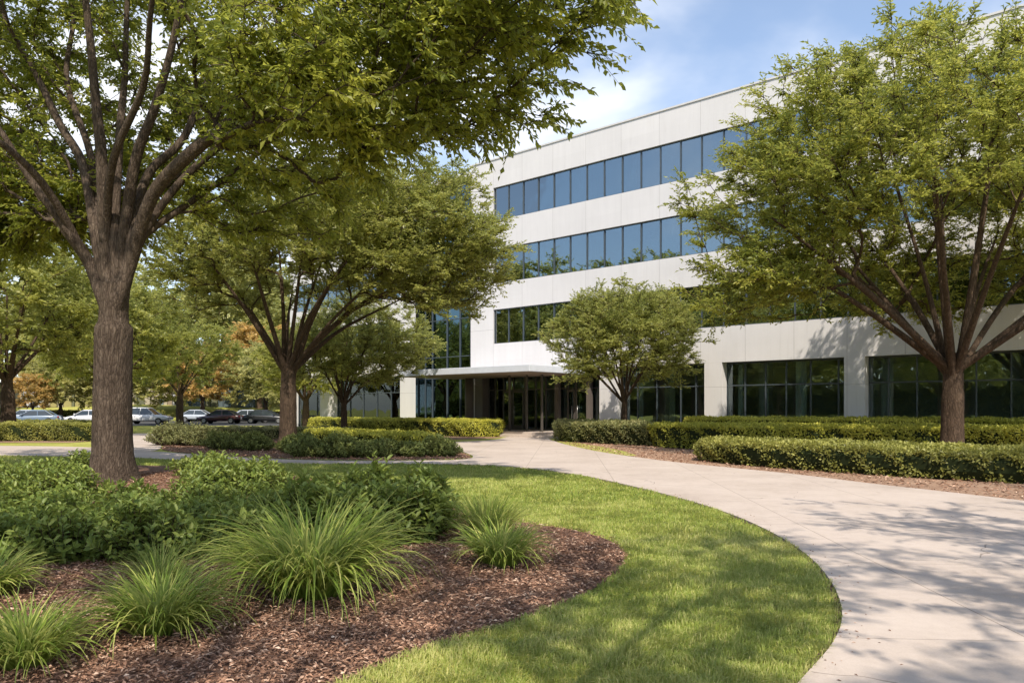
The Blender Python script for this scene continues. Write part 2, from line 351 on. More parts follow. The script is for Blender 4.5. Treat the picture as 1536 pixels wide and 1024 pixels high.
# ------------------------------------------------------------------ trees
class Skel:
    def __init__(s, cap=60000):
        s.p = np.zeros((cap, 3)); s.par = np.full(cap, -1); s.d = np.zeros((cap, 3)); s.ok = np.zeros(cap, bool); s.rmin = np.zeros(cap); s.n = 0
    def add(s, p, par, ok=True, rmin=0.0):
        i = s.n; s.n += 1; s.p[i] = p; s.par[i] = par; s.ok[i] = ok; s.rmin[i] = rmin
        s.d[i] = norm(s.p[i] - s.p[par]) if par >= 0 else (0, 0, 1); return i
    def chain(s, par, pts, ok=True, rs=None, step=.3):
        pts = [s.p[par]] + [np.array(q, float) for q in pts]
        # catmull-rom
        P = [2 * pts[0] - pts[1]] + pts + [2 * pts[-1] - pts[-2]]; last = par; m = len(pts) - 1
        for a in range(m):
            p0, p1, p2, p3 = P[a:a + 4]; k = max(1, int(np.linalg.norm(p2 - p1) / step))
            for j in range(1, k + 1):
                t = j / k; q = .5 * (2 * p1 + (p2 - p0) * t + (2 * p0 - 5 * p1 + 4 * p2 - p3) * t * t + (3 * p1 - p0 - 3 * p2 + p3) * t ** 3)
                r = 0.0
                if rs is not None: u = (a + t) / m; r = rs[0] + (rs[1] - rs[0]) * u
                last = s.add(q, last, ok, r)
        return last
    def attach(s, pts, fork, lift=.25, step=.38, wig=.05):
        f = np.array(fork); pts = np.array(pts); order = np.argsort(np.linalg.norm(pts - f, axis=1)); tips = []
        for q in pts[order]:
            N = s.n; dv = q - s.p[:N]; d = np.linalg.norm(dv, axis=1); rn = np.linalg.norm(s.p[:N] - f, axis=1); rq = np.linalg.norm(q - f)
            al = (dv * s.d[:N]).sum(1) / (d + 1e-6)
            cost = d * (1.55 - .55 * al) + 1.5 * np.maximum(0, rn - rq * .92); cost[~s.ok[:N]] = 1e9
            i = int(np.argmin(cost)); D = d[i]
            c = s.p[i] + s.d[i] * D * .38 + np.array([0, 0, lift * D * .35]); k = max(2, int(D / step)); last = i; p0 = s.p[i].copy()
            for j in range(1, k + 1):
                t = j / k; b = (1 - t) ** 2 * p0 + 2 * t * (1 - t) * c + t * t * q
                if j < k: b = b + rng.normal(0, wig * min(1, D), 3)
                last = s.add(b, last)
            tips.append(last)
        return tips
    def radii(s, tip, P, rmax):
        N = s.n; acc = np.zeros(N); r = np.zeros(N); best = np.full(N, -1); bv = np.zeros(N)
        for i in range(N - 1, -1, -1):
            r[i] = max(tip, acc[i] ** (1 / P)) if acc[i] > 0 else tip
            r[i] = max(min(r[i], rmax), s.rmin[i]); pa = s.par[i]
            if pa >= 0:
                acc[pa] += min(r[i], rmax) ** P
                if r[i] > bv[pa]: bv[pa] = r[i]; best[pa] = i
        return r, best
    def mesh(s, r, best, flare=None, ridge=.05):
        N = s.n; parts = []
        for st in range(N):
            pa = s.par[st]
            if pa >= 0 and best[pa] == st: continue
            ids = [st]
            while best[ids[-1]] >= 0: ids.append(best[ids[-1]])
            P = s.p[ids]; rr = r[ids]
            if pa >= 0: P = np.vstack([s.p[pa], P]); rr = np.concatenate([[min(rr[0] * 1.1, r[pa])], rr])
            if len(P) < 2: continue
            n = 20 if rr.max() > .2 else 10 if rr.max() > .08 else 6 if rr.max() > .025 else 3
            T = norm(np.gradient(P, axis=0)); a = np.cross(T[0], [.31, .94, .12]); a = norm(a); A = []
            for t in T: a = norm(a - t * (a @ t)); A.append(a)
            A = np.array(A); B = np.cross(T, A); th = np.arange(n) / n * 2 * math.pi
            rad = rr[:, None] * np.ones(n)
            if n >= 20:
                ph = rng.uniform(0, 6); rad = rad * (1 + ridge * np.sin(3 * th + ph)[None] + ridge * .6 * np.sin(7 * th + 2 * ph + P[:, 2:3] * .5) + rng.normal(0, .012, rad.shape))
                if flare is not None and pa < 0:
                    z = P[:, 2:3]; rad = rad * (1 + flare * np.exp(-z / .28) * (1 + .35 * np.sin(5 * th + 1)[None]) + .10 * np.exp(-z / 1.2))
            V = P[:, None] + A[:, None] * (np.cos(th)[None, :, None] * rad[..., None]) + B[:, None] * (np.sin(th)[None, :, None] * rad[..., None])
            m = len(P); idx = np.arange(m * n).reshape(m, n); nx_ = np.roll(idx, -1, 1)
            f = np.stack([idx[:-1], nx_[:-1], nx_[1:], idx[1:]], -1).reshape(-1, 4)
            parts.append((V.reshape(-1, 3), [f], np.zeros(m * n)))
        return merge(parts)[:2]

def ell(c, rad, n, inner=.45, zcut=None, hole=None, gaps=.0, seed=0, under=None):
    g = np.random.default_rng(seed + 11); out = []
    ph = g.uniform(0, 6, 6)
    while len(out) < n:
        v = g.normal(0, 1, 3); v /= np.linalg.norm(v); rr = (inner ** 3 + (1 - inner ** 3) * g.random()) ** (1 / 3)
        az = math.atan2(v[1], v[0])
        rr *= 1 + .10 * math.sin(3 * az + ph[0] + 2 * v[2]) + .07 * math.sin(6 * az + ph[1]) + .05 * math.sin(9 * v[2] + ph[2])
        p = np.array(c) + v * rr * np.array(rad)
        if zcut is not None and p[2] < zcut + .5 * math.sin(p[0] * 1.3 + ph[3]) * .6: continue
        if under is not None and p[2] < under[0] - under[1] * ((p[0] - c[0]) / rad[0]) ** 2 - under[2] * max(0, p[1]-c[1]) / rad[1]: continue
        if hole is not None:
            hx, hy, hr, hz = hole
            if math.hypot(p[0] - hx, p[1] - hy) < hr and p[2] < hz: continue
        if gaps and math.sin(p[0] * 1.1 + ph[3]) * math.sin(p[1] * 1.2 + ph[4]) * math.sin(p[2] * 1.5 + ph[5]) > gaps: continue
        out.append(p)
    return np.array(out)

def foliage(sk, tips, center, leafL, leafW, ntw, nlf, twl=.55, droop=.25, tpl=LEAF4, back=2, flat=.35, jit=1.0):
    """twigs and leaves at the branch ends"""
    tp, td, tc = [], [], []
    for t in tips:
        i = t; cl = rng.normal(0, .2)
        for k in range(ntw):
            if k and rng.random() < .5 and back:
                j = t
                for _ in range(rng.integers(1, back + 1)):
                    if sk.par[j] >= 0: j = sk.par[j]
                i = j
            else: i = t
            tp.append(sk.p[i]); out = norm(sk.d[t]); o2 = norm(sk.p[t] - center)
            v = out * .7 + o2 * .4 + rng.normal(0, .62, 3) * jit; v[2] = v[2] * flat + .08 ; td.append(v); tc.append(cl)
    tp = np.array(tp); td = norm(np.array(td)); tc = np.array(tc); n = len(tp); L = twl * rnd(n, .6, 1.3)
    # twigs: bent three-sided slivers
    side = norm(np.cross(td, [0, 0, 1])); up = np.cross(side, td)
    mid = tp + td * L[:, None] * .5 + [0, 0, .02]; end = tp + td * L[:, None] + np.array([0, 0, -1]) * (L * droop * .35)[:, None]
    rings = []
    for p, r in ((tp, .009), (mid, .006), (end, .002)):
        for a in (0, 2.09, 4.19): rings.append(p + side * (r * math.cos(a)) + up * (r * math.sin(a)))
    V = np.stack(rings, 1).reshape(-1, 3)
    q = np.array([[0,1,4,3],[1,2,5,4],[2,0,3,5],[3,4,7,6],[4,5,8,7],[5,3,6,8]])
    tw = (V, [(q[None] + (np.arange(n) * 9)[:, None, None]).reshape(-1, 4)], np.zeros(n * 9))
    # leaves
    u = (np.arange(nlf)[None] + rnd((n, nlf))) / nlf; u = .12 + .9 * u
    P = tp[:, None] * (1 - u[..., None]) + end[:, None] * u[..., None] + np.array([0, 0, .03]) * np.sin(u * 3)[..., None]
    sg = np.where(np.arange(nlf) % 2 == 0, 1.0, -1.0)[None, :, None]
    D = td[:, None] * .75 + side[:, None] * sg * .8 + rng.normal(0, .42, (n, nlf, 3)) + np.array([0, 0, -droop])
    Nn = np.array([0, 0, .75]) + rng.normal(0, .95, (n, nlf, 3)) + up[:, None] * .3
    tint = np.clip(.5 + tc[:, None] + rng.normal(0, .17, (n, nlf)) + .12 * (u - .5), 0, 1)
    m = n * nlf
    return leaves(P.reshape(m, 3), D.reshape(m, 3), Nn.reshape(m, 3), leafL * rnd(m, .5, 1.3), leafW * rnd(m, .6, 1.25), tint.ravel(), tpl), tw

def make_tree(loc, label, group, sk, tips, center, rt, mats, leaf, tip=.011, P=1.9, ntw=7, nlf=12, cat='tree', flare=.35, name='shade_tree', **kw):
    root = empty(name, loc); tag(root, label, cat, group)
    r, best = sk.radii(tip, P, rt)
    V, f = sk.mesh(r, best, flare)
    lf, tw = foliage(sk, tips, np.array(center), leaf[0], leaf[1], ntw, nlf, **kw)
    V2, f2, _ = merge([(V, f, np.zeros(len(V))), tw])
    link('trunk', np_mesh('trunk', V2, f2, True), mats[0], root)
    link('crown', np_mesh('crown', lf[0], lf[1], False, lf[2]), mats[1], root)
    return root

def vase(H, Rr, fork, nl, rt, ntips, seed, cz=None, off=(0, 0), stretch=(1, 1), zcut=None, inner=.4, spread=.62, rz=None, extra=None, under=None):
    """generic vase-shaped shade tree, local coordinates"""
    g = np.random.default_rng(seed); sk = Skel(); b = sk.add((0, 0, -.1), -1, False, rt)
    f = (g.normal(0, .05), g.normal(0, .05), fork); top = sk.chain(b, [(0.02, 0, fork * .5), f], False, (rt * 1.02, rt * .95), .16)
    cz = cz or fork + (H - fork) * .5; rz = rz or (H - cz)
    low = [i for i in range(sk.n) if sk.p[i][2] < fork - rt * 2.2][-1]
    for k in range(nl):
        az = 2 * math.pi * (k + g.uniform(-.25, .25)) / nl; s = spread * g.uniform(.75, 1.2) if k % 3 else .25
        dx, dy = math.cos(az), math.sin(az); r1 = Rr * s; hh = (H - fork)
        dz = g.uniform(-.25, .1)
        p0 = (f[0] + dx * rt * .62, f[1] + dy * rt * .62, fork + .15 + dz)
        p1 = (off[0] * .3 + dx * r1 * .38, off[1] * .3 + dy * r1 * .38, fork + hh * .25 * (1.25 - s * .4))
        p2 = (off[0] * .8 + dx * r1 * .8 + g.normal(0, .2), off[1] * .8 + dy * r1 * .8, fork + hh * .55 * (1.2 - s * .45))
        rl = rt * g.uniform(.32, .46)
        st = sk.chain(low, [p0], False, (rl * .9, rl), .2)
        sk.chain(st, [p1, p2], True, (rl, .03))
    pts = ell((off[0], off[1], cz), (Rr * stretch[0], Rr * stretch[1], rz), ntips, inner, zcut, (0, 0, Rr * .38, cz - rz * .1), .55, seed, under)
    if extra is not None: pts = np.concatenate([pts, extra])
    tips = sk.attach(pts, f)
    return sk, tips, (off[0] * .5, off[1] * .5, fork)

# --- the big near tree: limbs surveyed one by one
TY = 16.7; SX = TY / F; TX = (167 - 768) * SX
def lp(px, py, dy): Yd = TY + dy; return ((px - 768) / F * Yd - TX, dy, EYE + (HZ - py) / F * Yd)
sk = Skel(); b = sk.add((0, 0, -.1), -1, False, .35)
top = sk.chain(b, [(0, 0, 1.6), (.03, 0, 3.2), (.05, 0, 4.3)], False, (.325, .285), .12)
low = [i for i in range(sk.n) if sk.p[i][2] < 3.35][-1]
limbs = [
 ([(133,392),(98,340),(51,277),(0,195),(-60,110)], -.9, .17), ([(125,385),(78,324),(39,293),(-5,258),(-90,215)], 1.2, .12),
 ([(146,370),(125,250),(90,187),(51,105),(12,39),(-25,-60)], .8, .16), ([(158,370),(152,234),(144,156),(133,39),(120,-60),(110,-160)], -.8, .19),
 ([(172,360),(180,195),(187,117),(191,0),(200,-120)], 1.3, .15), ([(184,372),(203,242),(230,168),(254,86),(273,0),(300,-110)], -1.2, .18),
 ([(196,392),(227,297),(273,242),(352,176),(410,129),(449,59),(508,0),(570,-60)], -2.6, .2),
 ([(206,370),(234,320),(281,262),(352,203),(410,180),(496,165),(590,150)], .9, .14),
 ([(198,350),(222,262),(273,211),(305,137),(332,70),(352,0),(400,-90)], 2.0, .15),
 ([(150,350),(135,230),(100,120),(110,20),(90,-80)], 3.0, .13), ([(160,350),(170,240),(215,130),(225,30),(240,-100)], -3.2, .13),
 ([(125,380),(60,270),(-30,190),(-140,110)], -3.0, .14), ([(200,370),(290,300),(390,225),(470,110),(560,30)], 3.2, .12)]
for pts, dy, rl in limbs:
    m = len(pts); rl *= .74
    st = sk.chain(low, [(.16 * np.sign(pts[1][0] - 165) * min(1, abs(pts[1][0] - 165) / 60) + .03, .14 * np.sign(dy) * min(1, abs(dy) / 2), 3.95)], False, (rl * .7, rl * 1.1), .2)
    sk.chain(st, [lp(x, y, dy * (i / (m - 1)) ** 1.1 * (1.0 if i else .0) + (.12 * np.sign(dy) if i else 0)) for i, (x, y) in enumerate(pts)], True, (rl * 1.12, .035), .25)
# side boughs that reach out over the lawn
q = lambda x, y, z: (x - TX, y - TY, z)
A = ell(q(-8.9, 16.6, 10.3), (9.2, 6.2, 4.6), 900, .35, 5.6, (0, 0, 3.0, 7.2), .8, 3)
A = A[~((A[:, 1] < .9) & (A[:, 2] < 10.6) & (np.abs(A[:, 0] - .4) < 5.9))]
A2 = ell(q(-9.3, 19.0, 10.6), (5.5, 2.2, 3.4), 190, .1, None, None, .8, 14)
B1 = ell(q(-1.9, 13.2, 7.9), (3.2, 2.2, 1.9), 210, .1, None, None, 0, 5)
B2 = ell(q(.1, 12.4, 8.3), (2.0, 1.7, 1.25), 70, .1, None, None, 0, 6)
B3 = ell(q(-4.0, 15.2, 7.7), (2.8, 2.0, 1.7), 90, .2, None, None, 0, 8)
B5 = ell(q(-5.4, 17.9, 6.4), (2.3, 1.6, 1.0), 40, .1, None, None, 0, 12)
B4 = ell(q(-11.6, 18.2, 6.5), (3.2, 1.7, 1.25), 260, .2, None, None, 0, 9)
tips = sk.attach(np.concatenate([A, A2, B1, B2, B3, B4, B5]), (0, 0, 4.4))
make_tree((TX, TY, 0), 'large thick-trunked shade tree rising from the foreground mulch bed, its crown spreading over the lawn', 'shade trees on the office lawn', sk, tips, (0, 0, 5), .38,
          (M['bark'], M['leaf_near']), (.155, .07), .010, 2.5, 9, 13, flare=.42, twl=.6, droop=.6, flat=.75)

# --- middle, right and small trees
GT = 'shade trees on the office lawn'
sk, tips, c = vase(11.8, 7.0, 3.2, 12, .31, 1000, 21, 7.7, (1.6, 0), (1.05, .72), 4.4, .38, .8, 3.9, under=(7.3, 2.6, .8), extra=ell((4.9, -1.0, 8.3), (4.3, 3.6, 3.3), 400, .25, None, None, .7, 71))
make_tree((-9.35, 32, 0), 'broad multi-limbed shade tree in the shrub bed left of the office building', GT, sk, tips, c, .33, (M['bark_brown'], M['leaf_mid']), (.15, .066), .009, 2.25, 10, 13, droop=.05, twl=.6, flat=.5)
sk, tips, c = vase(13.4, 8.1, 2.7, 15, .30, 1250, 33, 8.7, (0, 0), (1, .72), 4.0, .36, .88, 4.5, under=(7.3, 3.2, 1.2), extra=np.concatenate([ell((-6.1, .2, 5.6), (2.3, 2.4, 1.25), 95, .1, None, None, .8, 81), ell((6.4, .6, 5.9), (2.3, 2.4, 1.2), 80, .1, None, None, .8, 82), ell((0, 4.2, 6.0), (5.0, 1.2, 1.4), 110, .1, None, None, .6, 83)]))
make_tree((13.9, 24.2, 0), 'wide fork-trunked shade tree behind the clipped hedges at the right', GT, sk, tips, c, .31, (M['bark_brown'], M['leaf_right']), (.155, .062), .009, 2.25, 10, 13, droop=.15, twl=.62, flat=.5)
sk, tips, c = vase(7.4, 3.65, 1.9, 11, .14, 720, 44, 4.8, (.1, 0), (.97, .95), 2.75, .35, .75, 2.45)
make_tree((5.15, 35.5, 0), 'small rounded tree standing in front of the office windows beside the entrance', GT, sk, tips, c, .15, (M['bark_brown'], M['leaf_small']), (.12, .055), .006, 2.2, 9, 12, droop=.0, twl=.45, flat=.5)
sk, tips, c = vase(7.4, 4.1, 1.9, 10, .15, 620, 55, 4.8, (.9, 0), (1, .9), 2.9, .35, .7, 2.5)
make_tree((-9.0, 41, 0), 'small bushy tree in front of the tall glass bay', GT, sk, tips, c, .17, (M['bark_brown'], M['leaf_small']), (.125, .06), .007, 2.2, 9, 12, droop=.05, twl=.5, flat=.5)

# --- background trees: four kinds, copied
def proto(kind, seed):
    if kind == 'vase': sk, tips, c = vase(11, 5.2, 3.0, 9, .27, 360, seed, 7.2, (0, 0), (1, 1), 3.8, .35, .7, 3.8); lf = (.23, .12); mt = (M['bark_brown'], M['leaf_mid'])
    elif kind == 'far': sk, tips, c = vase(13, 6.0, 2.6, 8, .28, 330, seed, 7.4, (0, 0), (1, 1), 2.2, .2, .6, 5.6); lf = (.42, .24); mt = (M['bark_brown'], M['leaf_far'])
    elif kind == 'olive': sk, tips, c = vase(9, 4.4, 2.0, 8, .2, 260, seed, 5.4, (0, 0), (1, 1), 2.2, .2, .6, 3.6); lf = (.32, .18); mt = (M['bark_brown'], M['leaf_olive'])
    elif kind == 'open': sk, tips, c = vase(11, 5.2, 3.0, 9, .2, 260, seed, 7.6, (0, 0), (1, 1), 4.8, .3, .7, 3.2); lf = (.13, .06); mt = (M['bark_brown'], M['leaf_mid'])
    else: sk, tips, c = vase(8.5, 3.8, 2.0, 8, .16, 170, seed, 5.2, (0, 0), (1, 1), 2.3, .2, .6, 3.3); lf = (.3, .17); mt = (M['bark_brown'], M['leaf_autumn'])
    return make_tree((0, 0, 0), 'x', None, sk, tips, c, .32, mt, lf, .012, 2.15, 8, 12, twl=.7, flat=.6)
def copy_tree(o):
    c = o.copy(); COL.objects.link(c)
    for ch in o.children:
        d = ch.copy(); COL.objects.link(d); d.parent = c
    return c
spots = [
 ('vase', -26.3, 40, 1.02, 'dark vase-shaped tree at the far left behind the clipped hedge'),
 ('vase', -31.2, 72, .98, 'slender-limbed tree between the white sedan and the dark cars'),
 ('vase', -14.8, 55, .72, 'small open tree just behind the trunk of the broad middle tree'),
 ('vase', -32.6, 62, 1.0, 'leafy tree behind the thick foreground trunk'),
 ('autumn', -37.5, 93, 1.15, 'orange-leaved tree beyond the dark parked cars'),
 ('autumn', -34.3, 104, 1.35, 'taller orange-topped tree on the bank beyond the car park'),
 ('autumn', -57.5, 92, .7, 'thin orange-tinged tree behind the blue and white cars'),
 ('olive', -29.5, 92, 1.0, 'pale green tree right of the orange tree'),
 ('olive', -50.5, 98, 1.15, 'pale olive tree behind the white saloon'),
 ('olive', -66.0, 90, 1.1, 'pale olive tree behind the blue saloon at the left'),
 ('olive', -24.5, 86, 1.05, 'pale olive tree just left of the office wing'),
 ('olive', -74.0, 101, 1.3, 'pale olive tree at the far left edge beyond the car park'),
 ('olive', -56.5, 96, .95, 'pale olive tree before the striped pavilion, left of the thick trunk'),
 ('olive', -44.0, 101, 1.0, 'pale olive tree on the bank right of the thick trunk'),
 ('olive', -71.5, 94, .9, 'small pale olive tree beside the left frame edge beyond the cars'),
 ('far', -82, 118, 1.6, 'tall far tree at the left end of the row beyond the car park'),
 ('far', -70, 124, 1.8, 'tall far tree, second from the left end of the row'),
 ('far', -58, 117, 1.6, 'tall far tree above the striped pavilion front'),
 ('far', -47, 123, 1.8, 'tall far tree behind the white cars'),
 ('far', -36, 118, 1.7, 'tall far tree behind the orange trees'),
 ('far', -25, 116, 1.6, 'tall far tree nearest the office wing'),
 ('vase', -26.6, 51, .95, 'leafy tree between the thick foreground trunk and the middle tree'),
 ('far', -95, 38, 1.55, 'mirrored far tree out of frame at the left, first of the row'),
 ('far', -97, 24, 1.55, 'mirrored far tree out of frame at the left, second of the row'),
 ('far', -96, 10, 1.55, 'mirrored far tree out of frame at the left, third of the row'),
 ('far', -93, -4, 1.55, 'mirrored far tree out of frame at the left, fourth of the row'),
 ('far', -89, -18, 1.55, 'mirrored far tree out of frame at the left, fifth of the row'),
 ('far', -84, -32, 1.55, 'mirrored far tree out of frame at the left, sixth of the row'),
 ('far', -77, -45, 1.55, 'mirrored far tree out of frame at the left, seventh of the row'),
 ('far', -69, -57, 1.55, 'mirrored far tree out of frame at the left, eighth of the row'),
 ('far', -59, -67, 1.55, 'mirrored far tree out of frame at the left, ninth of the row'),
 ('vase', -36, -8, 1.2, 'lawn tree out of frame at the left, level with the viewpoint'),
 ('vase', -50, -22, 1.3, 'lawn tree out of frame, behind and left of the viewpoint'),
 ('vase', -52, 4, 1.3, 'lawn tree out of frame halfway to the far row'),
 ('vase', -33.5, 27, 1.7, 'lawn tree beyond the left edge, mirrored in the windows'),
 ('vase', -42, 38, 1.75, 'second lawn tree beyond the left edge, mirrored in the windows'),
 ('vase', -30, 13, 1.2, 'nearest lawn tree beyond the left edge'),
 ('far', -62, 25, 1.0, 'distant tree beyond the left edge, mirrored in the windows'),
 ('far', -70, 45, 1.1, 'farthest tree beyond the left edge, mirrored in the windows'),
 ('open', 15.8, 9.0, 1.0, 'second tree right of the path beyond the right edge'),
 ('open', 8.9, .2, 1.0, 'tree right of the path beside the camera, casting dapples on the concrete'),
 ('open', -1.4, -2.9, 1.25, 'tree behind the viewpoint, casting dapples on the lawn'),
]
PR = {}
for i, (k, x, y, s, lab) in enumerate(spots):
    if k not in PR: PR[k] = o = proto(k, 100 + i)
    else: o = copy_tree(PR[k])
    o.location = (x, y, 1.7 if y > 103 and x < 0 else 0); o.rotation_euler.z = i * 2.4; o.scale = (s, s, s)
    tag(o, lab, 'tree', 'trees beyond the lawn and car park')

# ------------------------------------------------------------------ shrubs, hedges, tufts
def shrub(x, y, r, h, label, mat='shrub_leaf', group='leafy shrubs in the mulch beds', leaf=.085, dens=1.0, n=None, ry=None, name='shrub', tpl=LEAF6, nl=15, spiky=.0):
    ry = ry or r; root = empty(name, (x, y, 0)); tag(root, label, 'shrub', group)
    n = int((n or 190 * (r * ry) / .42) * dens)
    a = rnd(n, 0, 2 * math.pi); q = np.sqrt(rnd(n)) ; ph = rng.uniform(0, 6)
    edge = 1 + .1 * np.sin(3 * a + ph) + .07 * np.sin(7 * a + 2 * ph)
    bx, by = q * r * edge * np.cos(a), q * ry * edge * np.sin(a)
    hz = h * (1 - .72 * q ** 3.2) * (.82 + .3 * rnd(n)) * (1 + .12 * np.sin(bx * 4 + ph) * np.cos(by * 3.3)) + spiky * rnd(n) ** 3
    tipp = np.stack([bx, by, hz], 1); base = np.stack([bx * .45, by * .45, np.zeros(n)], 1)
    # lower fringe shoots pointing outwards
    d = norm(tipp - base); L = np.linalg.norm(tipp - base, axis=1)
    side = norm(np.cross(d, [0.1, 0.2, 1.0])); up2 = np.cross(side, d)
    rings = []
    for p, rr in ((base, .008), (tipp, .003)):
        for t in (0, 2.09, 4.19): rings.append(p + side * (rr * math.cos(t)) + up2 * (rr * math.sin(t)))
    V = np.stack(rings, 1).reshape(-1, 3); qd = np.array([[0,1,4,3],[1,2,5,4],[2,0,3,5]])
    link('stems', np_mesh('stems', V, [(qd[None] + (np.arange(n) * 6)[:, None, None]).reshape(-1, 4)], True), M['bark_brown'], root)
    u = 1 - (np.arange(nl)[None] / nl) ** 1.15 * np.minimum(.75, .36 / L)[:, None] * 1.2 + rnd((n, nl), -.02, .02)
    P = base[:, None] + (tipp - base)[:, None] * u[..., None]
    az = np.arange(nl)[None] * 2.4 + rnd((n, 1), 0, 6)
    w = (np.cos(az)[..., None] * side[:, None] + np.sin(az)[..., None] * up2[:, None])
    lift = .9 * (u - .55)[..., None] * 1.6 + .15
    D = w + d[:, None] * lift + np.array([0, 0, .22]) + rng.normal(0, .18, (n, nl, 3))
    Nn = d[:, None] * 1.0 - w * .35 + rng.normal(0, .2, (n, nl, 3))
    m = n * nl; cl = rng.normal(0, .1, (n, 1)); tint = np.clip(.42 + cl + .4 * (u - .8) + rng.normal(0, .14, (n, nl)), 0, 1)
    Vv, fs, tt = leaves(P.reshape(m, 3), D.reshape(m, 3), Nn.reshape(m, 3), leaf * rnd(m, .65, 1.15), leaf * .5 * rnd(m, .8, 1.2), tint.ravel(), tpl)
    link('foliage', np_mesh('foliage', Vv, fs, False, tt), M[mat], root)
    return root

front = [(-5.55,8.15,'leafy shrub at the left edge behind the small grass tuft'),(-4.7,8.05,'leafy shrub in the front row, left of the middle one'),(-3.85,8.1,'leafy shrub in the front row straight below the thick trunk'),(-3.15,8.55,'leafy shrub in the front row just behind the big grass clump'),
 (-6.5,9.3,'leafy shrub beyond the left edge of the second row'),(-5.6,9.2,'leafy shrub in the second row at the left edge'),(-4.7,9.3,'leafy shrub in the second row, second from the left edge'),(-3.8,9.4,'leafy shrub in the second row, centre of the mass'),(-3.0,9.75,'leafy shrub closing the right end of the second row'),
 (-7.2,10.6,'leafy shrub in the third row at the left edge'),(-6.2,10.5,'leafy shrub in the third row, left of the thick trunk'),(-5.2,10.6,'leafy shrub in the third row below the thick trunk'),(-4.3,10.8,'leafy shrub in the third row, right of the thick trunk'),(-3.5,11.0,'leafy shrub in the third row at its right end')]
for x, y, lab in front: shrub(x, y, .6 + .08 * math.sin(x * 7), .50 + .07 * math.sin(x * 5 + y), lab, n=150, leaf=.095)
mid = [(-2.35,9.35,.55,.62,'upright shrub at the left of the clump behind the big grass clump'),(-1.65,8.95,.55,.66,'upright shrub directly behind the big grass clump'),(-1.2,9.2,.5,.6,'upright shrub at the right front of the clump beside the lawn'),(-1.15,9.9,.5,.66,'upright shrub at the right back of the clump beside the lawn'),(-1.9,10.05,.55,.68,'upright shrub at the top of the clump beside the lawn'),(-2.7,10.4,.55,.62,'upright shrub at the left back of the clump beside the lawn')]
for x, y, r, h, lab in mid: shrub(x, y, r, h, lab, leaf=.11, spiky=.16, n=150)
back = [(-10.6,15.2,'low shrub left of the thick trunk, outermost'),(-9.6,15.0,'low shrub left of the thick trunk, in the middle'),(-8.8,14.6,'low shrub nearest the thick trunk on its left'),(-10.2,13.9,'low shrub in front of the outermost left one'),(-9.2,13.5,'low shrub in front, left of the thick trunk base'),(-11.6,14.4,'low shrub cut by the left frame edge'),
 (-7.3,17.9,'low shrub just behind the thick trunk base on the right'),(-6.5,17.0,'low shrub right of the thick trunk, rearmost'),(-6.2,15.8,'low shrub right of the thick trunk base'),(-5.3,15.6,'low shrub right of the thick trunk, beside the lawn'),(-5.6,14.6,'low shrub right of the thick trunk, in front'),(-4.7,14.4,'low shrub at the right end of the back row'),(-9.8,17.5,'low shrub just behind the thick trunk on the left'),
 (-7.6,13.2,'low shrub in the gap right below the thick trunk base'),(-8.4,12.2,'low shrub just left of the gap below the thick trunk')]
for x, y, lab in back: shrub(x, y, .68, .52, lab, n=120, leaf=.11, nl=12)
# juniper-like mounds in the second bed
jun = [(-6.7,25.2,.8,.6,'juniper','dark feathery shrub mound at the left of the middle bed'),(-5.5,24.9,.85,.68,'juniper','dark feathery shrub mound, second in the middle bed'),(-4.4,25.0,.8,.58,'juniper','dark feathery shrub mound in the centre of the middle bed'),(-3.3,25.3,.65,.5,'juniper','low dark mound in the middle bed'),(-2.4,25.5,.75,.62,'juniper','dark shrub mound at the right end of the middle bed'),
 (-11.0,29.5,.9,.68,'juniper','dark mound left of the middle tree trunk'),(-9.7,29.0,.75,.6,'juniper','dark mound in front of the middle tree trunk'),(-7.6,27.2,.8,.66,'juniper','dark mound just right of the middle tree trunk'),
 (-14.6,33,1.2,.9,'hedge_grey','pale flowering shrub, left one of the pair by the path spur'),(-13.2,32.6,1.1,.85,'hedge_grey','pale flowering shrub, right one of the pair by the path spur')]
for x, y, r, h, mt, lab in jun: shrub(x, y, r, h, lab, mt, 'rounded shrubs in the middle bed', .09, 1, 420, name='rounded_shrub', tpl=LEAF4, nl=12, ry=r * .8)

